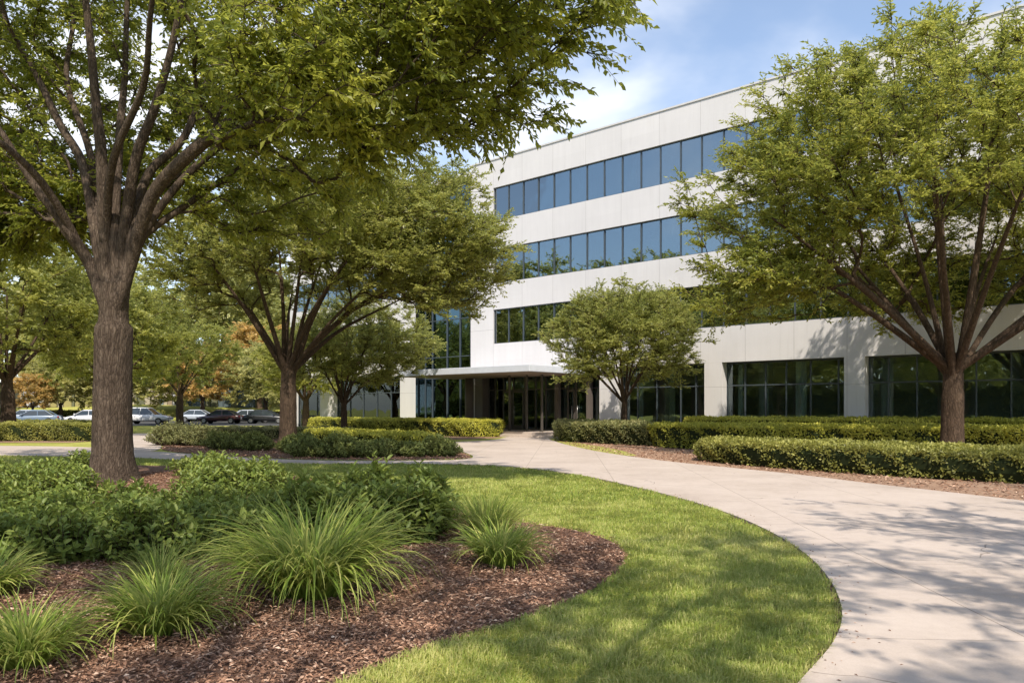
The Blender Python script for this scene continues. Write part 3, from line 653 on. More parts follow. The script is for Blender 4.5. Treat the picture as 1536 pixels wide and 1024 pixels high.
def hedge(poly, h, label, mat, leafsz=.055, dens=900, under=.12, cat='hedge', mats2=None):
    poly = chaikin(poly, 2); area = sum(poly[i][0] * poly[(i+1) % len(poly)][1] - poly[(i+1) % len(poly)][0] * poly[i][1] for i in range(len(poly))) / 2
    if area < 0: poly = poly[::-1]; area = -area
    c = poly.mean(0); root = empty('clipped_hedge', (c[0], c[1], 0)); tag(root, label, cat, 'clipped hedges around the office lawn')
    poly = poly - c; E = np.roll(poly, -1, 0) - poly; EL = np.linalg.norm(E, axis=1); T = E / EL[:, None]; ON = np.stack([T[:, 1], -T[:, 0]], 1)
    vn = norm(ON + np.roll(ON, 1, 0))
    lay = [(.10 + under, .02), (.11, h * .35), (.08, h * .7), (.14, h - .1), (.3, h - .06)]
    V = np.concatenate([np.column_stack([poly - vn * o, np.full(len(poly), z)]) for o, z in lay]); k = len(poly)
    idx = np.arange(len(lay) * k).reshape(len(lay), k); nx_ = np.roll(idx, -1, 1)
    f = np.stack([idx[:-1], nx_[:-1], nx_[1:], idx[1:]], -1).reshape(-1, 4).tolist(); f.append(idx[-1].tolist())
    me = bpy.data.meshes.new('shade_core'); me.from_pydata(V.tolist(), [], f); me.update(); link('shade_core', me, M['core'], root)  # opaque dark underlay: inner shade put into its colour, stops see-through
    lo, hi = poly.min(0), poly.max(0); bb = (hi - lo).prod(); n = int(dens * bb)
    P = rng.uniform(lo, hi, (n, 2)); P = P[inpoly(P, poly)]
    dist = np.full(len(P), 9.0)
    for i in range(k):
        w = P - poly[i]; t = np.clip((w @ T[i]), 0, EL[i]); dist = np.minimum(dist, np.linalg.norm(w - t[:, None] * T[i], axis=1))
    P3w = P + c
    bum = .05 * np.sin(P3w[:, 0] * 3.1) * np.cos(P3w[:, 1] * 2.7) + .035 * np.sin(P3w[:, 0] * 7.3 + P3w[:, 1] * 5)
    z = h + bum - .12 * np.exp(-dist / .07) + rnd(len(P), -.06, .03)
    top = np.column_stack([P, z]); tN = np.column_stack([rng.normal(0, .5, (len(P), 2)), np.ones(len(P))])
    ns = int(EL.sum() * h * dens * 1.1); e = rng.choice(k, ns, p=EL / EL.sum()); t = rnd(ns); zz = h * rnd(ns) ** .85
    S = poly[e] + E[e] * t[:, None]; sw = S + c; u = zz / h
    bl = .13 * np.sin(sw[:, 0] * 2.3 + sw[:, 1] * 1.9 + zz * 3) + .06 * np.sin(sw[:, 0] * 6.1 - sw[:, 1] * 4.2 + zz * 7)
    off = -under * (1 - u) ** 2 - .07 * u ** 6 + bl * .8 + rnd(ns, -.07, .04)
    S3 = np.column_stack([S + ON[e] * off[:, None], zz]); sN = np.column_stack([ON[e], np.full(ns, .45)]) + rng.normal(0, .45, (ns, 3))
    PP = np.concatenate([top, S3]); NN = norm(np.concatenate([tN, sN])); m = len(PP)
    D = np.cross(NN, rng.normal(0, 1, (m, 3))) + NN * .5 + [0, 0, .3]
    W = PP[:, :2] + c; cl = .18 * np.sin(W[:, 0] * 1.3 + 1) * np.cos(W[:, 1] * 1.7) + .13 * np.sin(W[:, 0] * 9 + PP[:, 2] * 11) * np.cos(W[:, 1] * 8 - PP[:, 2] * 7) + .12 * np.sin(W[:, 0] * 3.7 + W[:, 1] * 2.3)
    tint = np.clip(.45 + cl + rng.normal(0, .2, m) + .12 * (PP[:, 2] / h > .93), 0, 1)
    Vv, fs, tt = leaves(PP, D, NN, leafsz * rnd(m, .7, 1.3), leafsz * .6 * rnd(m, .8, 1.2), tint)
    link('foliage', np_mesh('foliage', Vv, fs, False, tt), M[mat], root)
    return root

# right-hand hedges
hedge([(5.55,23.2),(6.3,20.9),(7.7,18.9),(9.3,17.0),(10.9,15.6),(13.6,14.2),(17.5,12.6),(18.6,14.4),(14.2,17.2),(11.2,20.0),(8.7,22.8),(7.0,24.3),(6.0,24.2)], .64, 'low grey-green clipped hedge nearest the path at the right', 'hedge_dark', .085, 620)
hedge([(1.9,37.6),(2.4,36.0),(4.4,33.3),(5.6,31.7),(6.3,32.3),(5.4,34.8),(3.4,37.7)], .97, 'grey-green clipped hedge beside the entrance path, left of the yellow-green one', 'hedge_grey', .10, 420)
hedge([(5.5,31.4),(7.2,28.8),(9.5,28.0),(11.6,27.4),(15.5,26.4),(22,22.6),(23.2,24.4),(17,28.8),(12,30.6),(8.2,32.4),(6.2,33.0)], .92, 'bright yellow-green clipped hedge behind the lowest hedge', 'hedge_yellow', .10, 420)
hedge([(7.5,34.4),(12.5,31.6),(18,29.2),(24.4,24.6),(25.2,25.6),(19.0,31.0),(13.4,33.4),(8.4,35.9)], 1.14, 'long yellow-tipped hedge under the ground floor windows', 'hedge_yellow', .10, 360)
# left-hand hedges
hedge([(-.5,43.6),(-.55,42.3),(-1.6,42.0),(-3.0,42.6),(-5.2,44.0),(-9.0,46.6),(-13.4,49.4),(-13.2,51.2),(-8.5,48.7),(-4.6,46.4),(-1.6,44.8)], .93, 'long clipped hedge in front of the glass bay, rounded at its right end', 'hedge_yellow', .08, 600)
hedge([(-25.5,36.9),(-19.6,36.6),(-19.3,37.3),(-19.9,38.1),(-25.7,38.6),(-36,39.5),(-36,37.6)], .86, 'dark green clipped hedge at the far left beyond the lawn', 'hedge_dark', .08, 650)
hedge([(-4.0,29.5),(-2.3,27.6),(-3.3,26.9),(-5.5,28.5),(-8.6,31.2),(-9.2,34.2),(-6.4,33.2)], .66, 'low yellow-green ground-cover hedge behind the dark mounds', 'hedge_yellow', .10, 360)
hedge([(-11.5,38.9),(-8.0,38.0),(-7.4,38.8),(-10.9,40.6),(-16.2,41.8),(-16.5,40.4)], .58, 'low brownish hedge behind the middle tree', 'hedge_grey', .08, 500)
hedge([(-60,68.6),(-36,68),(-36,69.2),(-60,69.8)], .5, 'long low hedge on the near side of the car park', 'hedge_dark', .13, 150)
hedge([(-80,97),(-44,96.4),(-44,97.8),(-80,98.4)], 1.25, 'long dark hedge behind the parked cars', 'hedge_dark', .16, 110)
hedge([(-42,97),(-20,95.5),(-20,96.8),(-42,98.4)], 1.15, 'dark hedge right of the long one behind the parked cars', 'hedge_dark', .16, 110)

hedge([(-104,50),(-104,-2),(-92,-42),(-62,-78),(-60,-76),(-90,-40),(-101,0),(-101,50)], 5.4, 'tall hedge added out of frame at the left to hide bright sky in the window reflections', 'hedge_dark', .4, 30)  # unseen hedge added to keep bright horizon sky out of the ground-floor glass

def tuft(x, y, r, h, n, label, spread=1.0, w=.0075, segs=7):
    root = empty('grass_tuft', (x, y, 0)); tag(root, label, 'ornamental grass', 'ornamental grass tufts in the mulch bed')
    a = rnd(n, 0, 2 * math.pi); q = rnd(n) ** .6
    base = np.stack([q * r * .32 * np.cos(a), q * r * .32 * np.sin(a), np.zeros(n)], 1)
    az = a + rng.normal(0, .45, n); el0 = R(86) - q * R(30) + rng.normal(0, R(7), n); bend = (R(30) + R(95) * rnd(n) ** .8 * (.5 + .6 * q)) * spread
    L = h * rnd(n, .75, 1.4) * (1 + .25 * q); pts = [base]; p = base.copy(); az2 = az.copy(); tw = rng.normal(0, .35, n)
    for s in range(segs):
        t = (s + .5) / segs; e = el0 - bend * t ** 1.5; az2 = az + tw * t
        p = p + np.stack([np.cos(e) * np.cos(az2), np.cos(e) * np.sin(az2), np.sin(e)], 1) * (L / segs)[:, None]; p[:, 2] = np.maximum(p[:, 2], .012); pts.append(p)
    pts = np.stack(pts, 1); side = np.stack([-np.sin(az + 1.0 * tw), np.cos(az + tw), rng.normal(0, .25, n)], 1)[:, None]
    prof = np.array([.55] + [1 - .9 * ((s + 1) / segs) ** 2.2 for s in range(segs)])[None, :, None] * (w * rnd(n, .7, 1.3))[:, None, None] * .5
    V = np.stack([pts - side * prof, pts + side * prof], 2).reshape(n, -1, 3); k = 2 * (segs + 1)
    fq = np.array([[2*s, 2*s+1, 2*s+3, 2*s+2] for s in range(segs)])
    f = (fq[None] + (np.arange(n) * k)[:, None, None]).reshape(-1, 4)
    t1 = np.clip(rng.normal(.42, .17, n), 0, 1)[:, None] + np.linspace(-.1, .26, k)[None]
    dead = rng.random(n) < .1; t1[dead] = 1
    link('blades', np_mesh('blades', V.reshape(-1, 3), [f], True, np.clip(t1, 0, 1).ravel()), M['tuft'], root)
    # leaf-litter crown at the base
    return root
tuft(-1.72, 6.55, .85, .72, 1150, 'largest arching grass clump, in front of the leafy shrubs', 1.15, .019)
tuft(-2.5, 5.45, .5, .44, 720, 'medium grass tuft in the mulch left of the largest clump', 1.1, .015)
tuft(-3.02, 4.75, .4, .36, 650, 'grass tuft at the bottom left corner', 1.0, .014)
tuft(-4.45, 6.5, .4, .36, 650, 'grass tuft at the left edge in front of the shrubs', 1.1, .015)
tuft(-3.1, 6.75, .4, .38, 450, 'thin grass tuft between the medium tuft and the shrubs', 1.0, .007)
tuft(-.12, 7.75, .45, .42, 550, 'small pale-edged grass tuft at the tip of the mulch bed', 1.0, .017)
tuft(-.3, 9.3, .5, .5, 700, 'dark upright grass tuft behind the small pale-edged one', .7, .012)

# ------------------------------------------------------------------ lawn blades and mulch chips
def scatter(Y0, Y1, dens, xr=(-.76, .80)):
    n = int(dens * (xr[1] - xr[0]) * (Y1 ** 2 - Y0 ** 2) / 2); Yv = np.sqrt(rnd(n, Y0 ** 2, Y1 ** 2)); return np.stack([rnd(n, *xr) * Yv, Yv], 1)
def dist_noise(P, s, ph): return np.sin(P[:, 0] * s + ph + 1.7 * np.sin(P[:, 1] * s * .8 + ph)) * np.cos(P[:, 1] * s * 1.1 - ph + 1.3 * np.sin(P[:, 0] * s * .7))
parts = []
for Y0, Y1, dn, hh, ww in ((3.3, 6, 6500, .062, .0072), (6, 9, 3900, .06, .0085), (9, 13, 2000, .055, .010), (13, 19, 900, .058, .015), (19, 26, 420, .06, .024)):
    P = scatter(Y0, Y1, dn); P = P + 0
    bad = inpoly(P, PATH) | (inpoly(P, EDGE) & (rng.random(len(P)) < .4)) | inpoly(P, BED2) | inpoly(P, BED3)
    inb = inpoly(P, BED1)
    P = P[~(bad | inb)]
    n = len(P); a = 2.6 * dist_noise(P, 4.0, 5) + 1.5 * dist_noise(P, 11, 4) + rnd(n, -1.6, 1.6); lean = rnd(n, .15, 1.1); cl = dist_noise(P, 2.1, 1) * .5 + dist_noise(P, 6.3, 2) * .5
    L = hh * rnd(n, .5, 1.45) * (1 + .38 * cl); dx, dy = np.cos(a), np.sin(a); w = ww * rnd(n, .7, 1.2) * .5
    b0 = np.column_stack([P, np.full(n, -.003)]); sd = np.column_stack([-dy, dx, np.zeros(n)])
    m1 = b0 + np.column_stack([dx * lean * .35, dy * lean * .35, np.full(n, .6)]) * L[:, None]
    t1 = b0 + np.column_stack([dx * lean, dy * lean, 1.0 - lean * .35]) * L[:, None]
    V = np.stack([b0 - sd * w[:, None], b0 + sd * w[:, None], m1 + sd * w[:, None] * .8, m1 - sd * w[:, None] * .8, t1], 1).reshape(-1, 3); i5 = (np.arange(n) * 5)[:, None]
    big = dist_noise(P, .55, 3)
    tint = np.clip(.45 + .17 * big + .15 * cl + rng.normal(0, .19, n) + (rng.random(n) < .07) * .5 + .3 * np.clip(dist_noise(P, .9, 7) * 1.6 - .75, 0, 1), 0, 1)
    parts.append((V, [i5 + np.array([[0, 1, 2, 3]]), i5 + np.array([[3, 2, 4]])], np.repeat(tint, 5)))
V, fs, tt = merge(parts)
tag(link('lawn_grass', np_mesh('lawn_grass', V, fs, False, tt), M['blade']), 'mown green grass blades of the curving foreground lawn', 'grass', kind='stuff')

M['chips'] = leaf_mat('chips', (.10,.05,.033), (.38,.22,.145), (.74,.56,.43), .0, .85, .2)
parts = []
for Y0, Y1, dn, ll in ((3.3, 6, 2300, .05), (6, 9, 1500, .058), (9, 14, 500, .07), (14, 19, 330, .09)):
    P = scatter(Y0, Y1, dn, (-.76, .3)); P = P[inpoly(P, BED1)]
    e = rng.normal(0, .05, (len(P), 2)) * (rng.random(len(P)) < .5)[:, None]; P = P + e; P = P[~inpoly(P, PATH)]
    n = len(P); a = rnd(n, 0, 6.283); D = np.column_stack([np.cos(a), np.sin(a), rng.normal(0, .28, n)]); N_ = np.column_stack([rng.normal(0, .35, (n, 2)), np.ones(n)])
    parts.append(leaves(np.column_stack([P, rnd(n, .012, .045) ]), D, N_, ll * rnd(n, .4, 1.25), .016 * rnd(n, .5, 1.4), np.clip(rng.beta(2, 3.2, n) + (rng.random(n) < .04) * .4, 0, 1)))
n = 200; ii = rng.integers(k0, len(ne) - 1, n); off = np.abs(rng.normal(0, .14, n)); P = ne[ii] + nrm[ii] * (-off)[:, None] + tn[ii] * rng.normal(0, .1, n)[:, None]; P = P + rng.normal(0, .02, P.shape)
a = rnd(n, 0, 6.283); parts.append(leaves(np.column_stack([P, np.where(inpoly(P, PATH), .034, .02)]), np.column_stack([np.cos(a), np.sin(a), rng.normal(0, .08, n)]), np.column_stack([rng.normal(0, .15, (n, 2)), np.ones(n)]), rnd(n, .012, .045), rnd(n, .006, .016), np.clip(rng.beta(2, 2.5, n), 0, 1)))
# a little soil-coloured litter under the hedges at the right and middle beds
for poly, dn in ((BED3, 60), (BED2, 60)):
    lo, hi = poly.min(0), poly.max(0); P = rng.uniform(lo, hi, (int(dn * (hi - lo).prod()), 2)); P = P[inpoly(P, poly) & ~inpoly(P, PATH)]; n = len(P)
    a = rnd(n, 0, 6.283); D = np.column_stack([np.cos(a), np.sin(a), rng.normal(0, .2, n)]); N_ = np.column_stack([rng.normal(0, .35, (n, 2)), np.ones(n)])
    parts.append(leaves(np.column_stack([P, rnd(n, .02, .05)]), D, N_, .1 * rnd(n, .5, 1.2), .04 * rnd(n, .5, 1.2), np.clip(rng.beta(2, 2.5, n), 0, 1)))
V, fs, tt = merge(parts)
tag(link('mulch_chips', np_mesh('mulch_chips', V, fs, False, tt), M['chips']), 'loose bark chips covering the planting beds', 'mulch', kind='stuff')

# ------------------------------------------------------------------ office building (local x along the front, y inwards)
ANG = math.atan2(-.6603, .7511)
BX, BY = -1.161, 47.7
bld = empty('office_building', (BX, BY, 0), ANG)
tag(bld, 'four-storey white concrete office building with ribbon windows and glazed entrance', 'office building')
def sx(px): return (47.7 - 61056 / (px + 540)) / .6603
Z = [(0, 3.85), (5.6, 7.72), (9.34, 11.47), (13.22, 15.28)]; TOP = 17.0
EL_, ER = -22.6, 40.0
w = MB()
for z0, z1 in ((3.85, 5.6), (7.72, 9.34), (11.47, 13.22), (15.28, TOP)):
    w.box(-1.97, ER, 0, .35, z0, z1); w.box(EL_, -7.27, 0, .35, z0, z1)
for z0, z1 in Z[1:]:
    w.box(-1.97, 0, 0, .35, z0, z1); w.box(-8.87, -7.27, 0, .35, z0, z1); w.box(38.81, ER, 0, .35, z0, z1); w.box(EL_, -21.9, 0, .35, z0, z1)
# right reveal of the bay and side / back walls
w.box(-2.3, -1.974, .352, 1.0, .3, TOP); w.box(ER - .35, ER - .003, .352, 24.6, 0, TOP); w.box(EL_ + .003, EL_ + .35, .352, 24.6, 0, TOP); w.box(EL_, ER, 24.6, 25, 0, TOP)
w.build('wall', M['wall'], bld)
MB().box(EL_, ER, .4, 24.5, 16.6, 16.75).build('roof', M['pale_wall'], bld)
cp = MB().box(-2.03, ER + .06, -.05, .42, TOP + .002, TOP + .09).box(EL_ - .06, -7.21, -.05, .42, TOP + .002, TOP + .09).box(-7.2, -2.04, .85, 1.3, TOP - .1, TOP + .09)
cp.build('coping', M['coping'], bld)
piers = [(-18.4, -16.9), (-8.87, -7.27), (sx(899), sx(927)), (sx(1056.5), sx(1082.7)), (sx(1266), sx(1297)), (27.75, 28.75), (34.3, 35.3), (39, 40)]
for a, b in piers: MB().box(a, b, 0, .75, 0, 3.848).build('pier', M['wall'], bld)
# floors and rooms
fl = MB()
for z in (3.9, 7.9, 11.7, 15.5):
    fl.box(EL_ + .4, -7.35, .37, 24.4, z - .04, z + .35); fl.box(-1.9, ER - .4, .37, 24.4, z - .04, z + .35); fl.box(-7.27, -1.99, 1.6, 24.4, z - .04, z + .35)
fl.box(EL_ + .4, ER - .4, .9, 24.4, 0, .12)
fl.build('floor_slab', M['inside_light'], bld)
bw = MB()
for k in range(4):
    z0 = (0.13, 4.26, 8.26, 12.06)[k]; z1 = (3.85, 7.85, 11.65, 15.45)[k]; bw.box(EL_ + .5, ER - .5, 6.5, 6.7, z0, z1)
bw.build('inner_wall', M['inside'], bld)
for s in np.arange(-21.6, 38, 5.4):
    m = MB()
    for k in range(4): m.box(s, s + .5, 2.2, 2.7, (0.13, 4.26, 8.26, 12.06)[k], (3.85, 7.85, 11.65, 15.45)[k])
    m.build('inner_column', M['inside_light'], bld)
# curtains: gathered strips hanging inside some panes
def curtain(s0, s1, z0, z1, y=.75):
    n = int((s1 - s0) / .045); V = []; f = []
    for i in range(n + 1):
        x = s0 + (s1 - s0) * i / n; yy = y + .035 * math.sin(i * 1.9) + .02 * math.sin(i * .7)
        V += [(x, yy, z0), (x, yy, z1)]
        if i: k = 2 * i; f.append((k - 2, k, k + 1, k - 1))
    me = bpy.data.meshes.new('curtain'); me.from_pydata(V, [], f); me.shade_smooth(); link('curtain', me, M['curtain'], bld)
for s, l, wd in ((.15,1,.5),(1.9,1,.25),(.2,2,.4),(4.0,2,.3),(.15,3,.55),(9.5,3,.45),(14.3,3,.5),(5.0,2,.35),(8.3,1,.5),(16.4,3,.4),(17.6,1,.45),(12.0,1,.3),(6.1,3,.3),(21.0,2,.5),(19.5,1,.4)):
    curtain(s, s + wd, Z[l][0] - .05, Z[l][1] + .05)
for s, wd in ((9.6,.4),(15.5,.3),(18.4,.5),(22.2,.5),(24.9,.3),(11.6,.35),(-15.5,.8),(-12.3,.5)): curtain(s, s + wd, .14, 3.8, 1.3)
# upper ribbon windows: one window per pane bay
PW = 1.176
def window_mesh(wd, h, cols):
    f = MB(); t = .045
    f.box(0, wd, 0, .1, 0, t).box(0, wd, 0, .1, h - t, h)
    for i in range(cols + 1):
        x = wd * i / cols; a = max(0, x - .022); b = min(wd, x + .022); f.box(a, b, -.012, .088, t + .001, h - t - .001)
    g = MB().box(.002, wd - .002, .05, .062, .02, h - .02); return f, g
def place_windows(positions, wd, cols, l, gm='glass', y=.1):
    h = Z[l][1] - Z[l][0]; f, g = window_mesh(wd, h, cols); fo = f.build('window', M['frame'], bld); go = g.build('pane', M[gm], fo)
    for i, s in enumerate(positions):
        if i == 0: o = fo
        else:
            o = fo.copy(); COL.objects.link(o); p = go.copy(); COL.objects.link(p); p.parent = o; p.rotation_euler = (rng.normal(0, R(.22)), 0, rng.normal(0, R(.22)))
        o.location = (s, y, Z[l][0])
for l in (1, 2, 3):
    place_windows([i * PW for i in range(25)], PW - .001, 1, l)
    place_windows([29.4], 9.408, 8, l)
    place_windows([-21.9, -15.385], 6.514, 6, l)
# ground floor storefronts
def storefront(a, b, cuts, y=.55, zt=2.72, ztop=3.85, gm='glass_ground', fm='frame', name='storefront_window', z0=.06, tw=.04):
    f = MB(); f.box(a, b, y, y + .12, z0, z0 + .07).box(a, b, y, y + .12, ztop - .07, ztop - .004)
    xs = [a] + cuts + [b]
    for x in xs:
        x0 = max(a, x - tw / 2); x1 = min(b, x + tw / 2); f.box(x0, x1, y - .02, y + .1, z0 + .071, ztop - .071)
    for i in range(len(xs) - 1): f.box(xs[i] + tw / 2 + .001, xs[i+1] - tw / 2 - .001, y, y + .08, zt - .03, zt + .03)
    o = f.build(name, M[fm], bld); MB().box(a + .003, b - .003, y + .045, y + .057, z0 + .04, ztop - .04).build('pane', M[gm], o); return o
pp = sorted(piers)
storefront(sx(927), sx(1056.5), [sx(x) for x in (948, 977, 1013, 1036)])
storefront(sx(1082.7), sx(1266), [sx(x) for x in (1110, 1141, 1172, 1209, 1251)])
storefront(sx(1297), 27.75, [sx(x) for x in (1327, 1370, 1416, 1460, 1513)])
storefront(28.75, 34.3, [30, 31.3, 32.7]); storefront(35.3, 39, [36.6, 37.9])
storefront(-16.9, -8.87, [-15.3, -13.7, -12.1, -10.5]); storefront(-22.2, -18.4, [-20.9, -19.6])
# tall glass bay
cols = [sx(x) for x in (634, 656, 675.5, 691.5)]; zr = [3.62, 5.05, 7.55, 8.9, 11.35, 12.7, 15.1]; a, b, y = -7.27, -2.3, .9
f = MB(); f.box(a, b, y, y + .12, .06, .15).box(a, b, y, y + .12, 16.8, 16.9)
xs = [a] + cols + [b]
for x in xs: f.box(max(a, x - .03), min(b, x + .03), y - .04, y + .1, .151, 16.799)
for z in zr:
    for i in range(len(xs) - 1): f.box(xs[i] + .031, xs[i+1] - .031, y, y + .08, z - .03, z + .03)
cw = f.build('glass_bay', M['frame'], bld)
for i in range(len(xs) - 1):
    MB().box(xs[i] + .01, xs[i+1] - .01, y + .045, y + .057, .1, 16.85).build('pane', M['glass_tower'], cw)
MB().box(-7.265, -7.25, .02, .85, .1, 16.9).build('side_pane', M['glass'], bld)
MB().box(-7.3, -1.98, 4.5, 4.6, .13, 16.5).build('inner_wall', M['inside'], bld)
# entrance
ent = [sx(x) for x in (727.4, 740, 754.7, 772, 788, 803.5, 825, 837, 849.5, 873, 890.5)]
o = storefront(-1.3, sx(899), ent, .95, 2.75, 3.847, 'glass_ground', 'frame_brown', 'entrance_glazing', .31, .07)
MB().box(-1.97, -1.31, .4, 1.1, .31, 3.846).build('pier', M['stone_brown'], bld)
def door(a, b, hx):
    f = MB(); y = .84; f.box(a + .03, a + .12, y, y + .06, .33, 2.68).box(b - .12, b - .03, y, y + .06, .33, 2.68).box(a + .121, b - .121, y, y + .06, .33, .55).box(a + .121, b - .121, y, y + .06, 2.56, 2.68)
    d = f.build('door', M['frame_brown'], bld); MB().box(a + .1, b - .1, y + .025, y + .035, .5, 2.6).build('pane', M['glass_ground'], d)
    MB().tube((hx, y - .05, 1.0), (hx, y - .05, 1.75), .016).tube((hx, y - .05, 1.1), (hx, y + .01, 1.1), .01).tube((hx, y - .05, 1.65), (hx, y + .01, 1.65), .01).build('handle', M['rim'], d, True)
door(ent[1], ent[2], ent[2] - .2); door(ent[2], ent[3], ent[2] + .2); door(ent[7], ent[8], ent[8] - .2); door(ent[8], ent[9], ent[8] + .2)
MB().box(-2.25, 8.9, -3.4, .39, 0, .15).box(-2.25, 8.2, -3.0, 1.2, .151, .30).build('entrance_steps', M['paving'], bld)
c = MB(); c.prism([(-3.4, -4.86), (7.0, -4.86), (7.0, -.004), (-3.4, -.004)], 3.5, 3.86)
# canopy left end tapers to the tall glass bay
cn = c.build('canopy', M['canopy'], bld, bevel=.02)
MB().prism([(-3.3, -4.76), (6.9, -4.76), (6.9, -.1), (-3.3, -.1)], 3.47, 3.497).build('soffit', M['soffit'], cn)
MB().tube((-1.55, -.55, .3), (-1.55, -.55, 3.47), .28, n=24).build('column', M['stone_brown'], bld, True)
for s, d in ((3.2, -2.1), (4.5, -2.1), (5.6, -2.1)): MB().box(s - .05, s + .05, d - .05, d + .05, .3, 3.47).build('canopy_post', M['frame_brown'], bld)
for s in (ent[6], ent[9]): MB().box(s - .14, s + .14, .6, .85, .301, 3.84).build('mullion_post', M['stone_brown'], bld)

# ------------------------------------------------------------------ far pavilion on the bank
pv = empty('far_pavilion', (-85, 108, 1.7)); tag(pv, 'low pavilion with striped and dark glazed front beyond the car park', 'building')
MB().box(0, 66, .3, 10, 0, 3.3).build('wall', M['pn_teal'], pv); MB().box(-.6, 66.6, -.5, 10.5, 3.31, 3.55).build('roof', M['stone_brown'], pv)
x = 0.0; cs = ['tan', 'cream', 'olive', 'cream', 'ochre', 'lilac', 'bluegrey', 'tan', 'teal', 'cream', 'lilac', 'olive']; i = 0
rr = random.Random(4)
while x < 65:
    wd = rr.uniform(.35, 1.25)
    if x < 38: cname = rr.choice(cs)
    else: cname = rr.choice(['teal', 'teal', 'bluegrey', 'teal', 'bluegrey', 'olive'])
    if i < 98: MB().box(x, min(x + wd - .08, 66), rr.uniform(.05, .2), .298, .05, 3.25).build('panel', M['pn_' + cname], pv)
    x += wd; i += 1

# ------------------------------------------------------------------ cars
def car(x, y, rz, paint, label, kind='sedan', s=1.0):
    root = empty('parked_car', (x, y, 0), rz); tag(root, label, 'car', 'cars parked beyond the lawn'); root.scale = (s, s, s)
    # body: cross sections along the length
    if kind == 'suv': st = [(-2.3,.62,.9,.40),(-2.15,.8,1.0,.32),(-1.4,.9,1.02,.30),(0,.92,1.0,.28),(1.0,.91,.98,.28),(1.7,.88,.92,.3),(2.15,.8,.82,.34),(2.3,.62,.66,.42)]
    else: st = [(-2.35,.6,.82,.42),(-2.2,.78,.93,.34),(-1.4,.87,.95,.28),(0,.89,.92,.26),(1.0,.88,.89,.26),(1.7,.85,.8,.28),(2.2,.76,.7,.32),(2.35,.58,.56,.4)]
    rings = []
    for (u, hw, zt, zb) in st:
        rings.append([(u,-hw*.9,zb),(u,-hw,zb+.12),(u,-hw,zt-.18),(u,-hw*.93,zt-.04),(u,-hw*.7,zt),(u,hw*.7,zt),(u,hw*.93,zt-.04),(u,hw,zt-.18),(u,hw,zb+.12),(u,hw*.9,zb)])
    V = [p for r_ in rings for p in r_]; n = 10; f = []
    for i in range(len(rings) - 1):
        for j in range(n): k = (j + 1) % n; f.append((i*n+j, i*n+k, (i+1)*n+k, (i+1)*n+j))
    f.append(tuple(range(n))); f.append(tuple((len(rings)-1)*n + j for j in reversed(range(n))))
    me = bpy.data.meshes.new('body'); me.from_pydata(V, [], f); me.update(); me.shade_smooth()
    b = link('body', me, M['car_' + paint], root); sm = b.modifiers.new('s', 'SUBSURF'); sm.levels = sm.render_levels = 1
    zt = 1.68 if kind == 'suv' else 1.44; zb = .93 if kind == 'suv' else .87
    x0, x1, x2, x3 = (-2.1, -1.75, .2, 1.05) if kind == 'suv' else (-1.85, -1.05, .25, 1.15)
    gl = []; 
    def cab(xa, xb, za, hwt, xa2, xb2, zc, hwb): return [(xa,-hwb,za),(xb,-hwb,za),(xb,hwb,za),(xa,hwb,za),(xa2,-hwt,zc),(xb2,-hwt,zc),(xb2,hwt,zc),(xa2,hwt,zc)]
    q6 = [(0,3,2,1),(4,5,6,7),(0,1,5,4),(1,2,6,5),(2,3,7,6),(3,0,4,7)]
    me = bpy.data.meshes.new('windows'); me.from_pydata(cab(x0, x3, zb - .06, .62, x1, x2, zt - .06, .78), [], q6); me.update(); g = link('windows', me, M['car_glass'], root)
    me = bpy.data.meshes.new('roof'); me.from_pydata(cab(x1 - .07, x2 + .08, zt - .10, .58, x1 + .1, x2 - .08, zt, .66), [], q6); me.update(); r_ = link('roof', me, M['car_' + paint], root)
    m = r_.modifiers.new('b', 'BEVEL'); m.width = .04; m.segments = 2
    pl = MB()
    for sd in (-1, 1):
        for (ua, ub) in ((x0, x1), (-.45, -.4), (x3, x2)): pl.tube((ua, sd * .785, zb - .02), (ub, sd * .625, zt - .06), .035, n=6)
    pl.build('pillars', M['car_' + paint], root)
    for u in (-1.42, 1.42):
        for sd in (-1, 1):
            wv = MB().tube((u, sd * .70, .32), (u, sd * .9, .32), .33, n=20).build('wheel', M['rubber'], root, False, .02)
            MB().tube((u, sd * .89, .32), (u, sd * .912, .32), .2, n=12).build('rim', M['rim'], wv)
    for sd in (-1, 1):
        MB().box(2.16, 2.3, sd * .64 - .14, sd * .64 + .14, .58, .7).build('headlight', M['lamp_lens'], root, bevel=.03)
        MB().box(-2.3, -2.16, sd * .62 - .15, sd * .62 + .15, .68, .82).build('taillight', M['tail'], root, bevel=.03)
        MB().box(.82, 1.0, sd * .95 - .07, sd * .95 + .07, .93, 1.05).build('mirror', M['car_' + paint], root, bevel=.03)
    return root
car(-47.3, 76, R(196), 'blue', 'dark blue-grey sedan nearest the left edge of the car park')
car(-52.5, 84, R(10), 'silver', 'silver-blue sedan behind the blue-grey one')
car(-43.6, 79, R(176), 'white', 'white sedan half hidden by the thick foreground trunk')
car(-36.6, 77, R(2), 'white', 'white estate car just right of the thick foreground trunk', 'suv')
car(-35.8, 88, R(5), 'silver', 'silver car seen over the tail of the white estate')
car(-30.4, 80, R(178), 'maroon', 'dark maroon sedan behind the slender-limbed tree')
car(-28.6, 84, R(25), 'silver', 'silver-blue sedan behind the maroon one')
car(-25.6, 80, R(4), 'black', 'black sedan at the right end of the parked cars')
car(-62.0, 88, R(3), 'white', 'white car parked farthest left beyond the hedge')

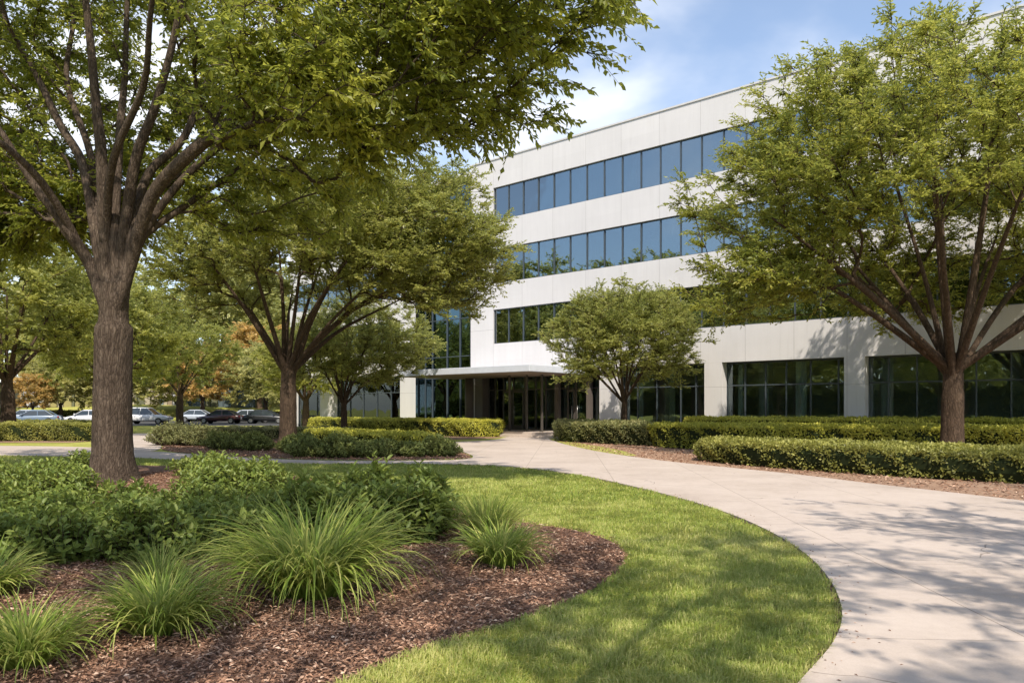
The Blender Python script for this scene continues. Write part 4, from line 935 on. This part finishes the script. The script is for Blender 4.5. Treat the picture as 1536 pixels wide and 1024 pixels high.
# ------------------------------------------------------------------ world, sun, camera
SUN = Vector((.12, -.99, 0)).normalized(); ELV = R(50)
wd = bpy.data.worlds.new('World'); SC.world = wd; wd.use_nodes = True; nt = wd.node_tree; nt.nodes.clear()
out = nt.nodes.new('ShaderNodeOutputWorld')
sky = nt.nodes.new('ShaderNodeTexSky'); sky.sky_type = 'NISHITA'; sky.sun_disc = False; sky.sun_elevation = ELV
sky.sun_rotation = math.atan2(SUN.x, SUN.y); sky.air_density = 1.0; sky.dust_density = 1.0; sky.ozone_density = 2.0
tc = nd(nt, 'TexCoord'); sp = nd(nt, 'SeparateXYZ', {0: tc.outputs['Generated']})
mp = nd(nt, 'Mapping', {'Vector': tc.outputs['Generated'], 'Scale': (1, 1, 2.0), 'Location': (.42, .3, .15)})
cn_ = noise(nt, mp.outputs[0], 1.9, 6, .5, .25)
cn_ = math_(nt, 'ADD', cn_, math_(nt, 'MULTIPLY', math_(nt, 'SUBTRACT', .42, sp.outputs[2]), .32))
cn_ = math_(nt, 'ADD', cn_, math_(nt, 'MULTIPLY', sp.outputs[1], .09))
cn_ = math_(nt, 'ADD', cn_, math_(nt, 'MULTIPLY', sp.outputs[0], .10))
cf = ramp(nt, cn_, [(.48, 0.0), (.74, 1.0)]); nt.nodes[-1].color_ramp.interpolation = 'EASE'
cfe = math_(nt, 'MULTIPLY', nd(nt, 'RGBToBW', {0: cf}).outputs[0], .9)
skc = mix(nt, cfe, mix(nt, .12, sky.outputs[0], (5.5, 6.2, 7.2)), (6.6, 6.6, 6.7))
bg = nd(nt, 'Background', {'Color': skc, 'Strength': .14}); nt.links.new(bg.outputs[0], out.inputs[0])
ld = bpy.data.lights.new('sun', 'SUN'); ld.energy = 3.85; ld.angle = R(.55); ld.color = (1, .91, .77)
lo = bpy.data.objects.new('sun', ld); COL.objects.link(lo)
d = Vector((SUN.x * math.cos(ELV), SUN.y * math.cos(ELV), math.sin(ELV))); lo.rotation_euler = d.to_track_quat('Z', 'Y').to_euler(); lo.location = (0, 0, 60)
cam = bpy.data.cameras.new('camera'); co = bpy.data.objects.new('camera', cam); COL.objects.link(co); SC.camera = co
co.location = (0, 0, EYE); co.rotation_euler = (R(90), 0, 0); cam.sensor_width = 36; cam.lens = 36 * F / 1536; cam.shift_y = 100 / 1536; cam.clip_end = 2000; cam.clip_start = .05
SC.view_settings.view_transform = 'Standard'; SC.view_settings.look = 'None'; SC.view_settings.exposure = .62; SC.view_settings.gamma = 1
SC.cycles.max_bounces = 8; SC.cycles.transparent_max_bounces = 12; SC.cycles.use_denoising = True
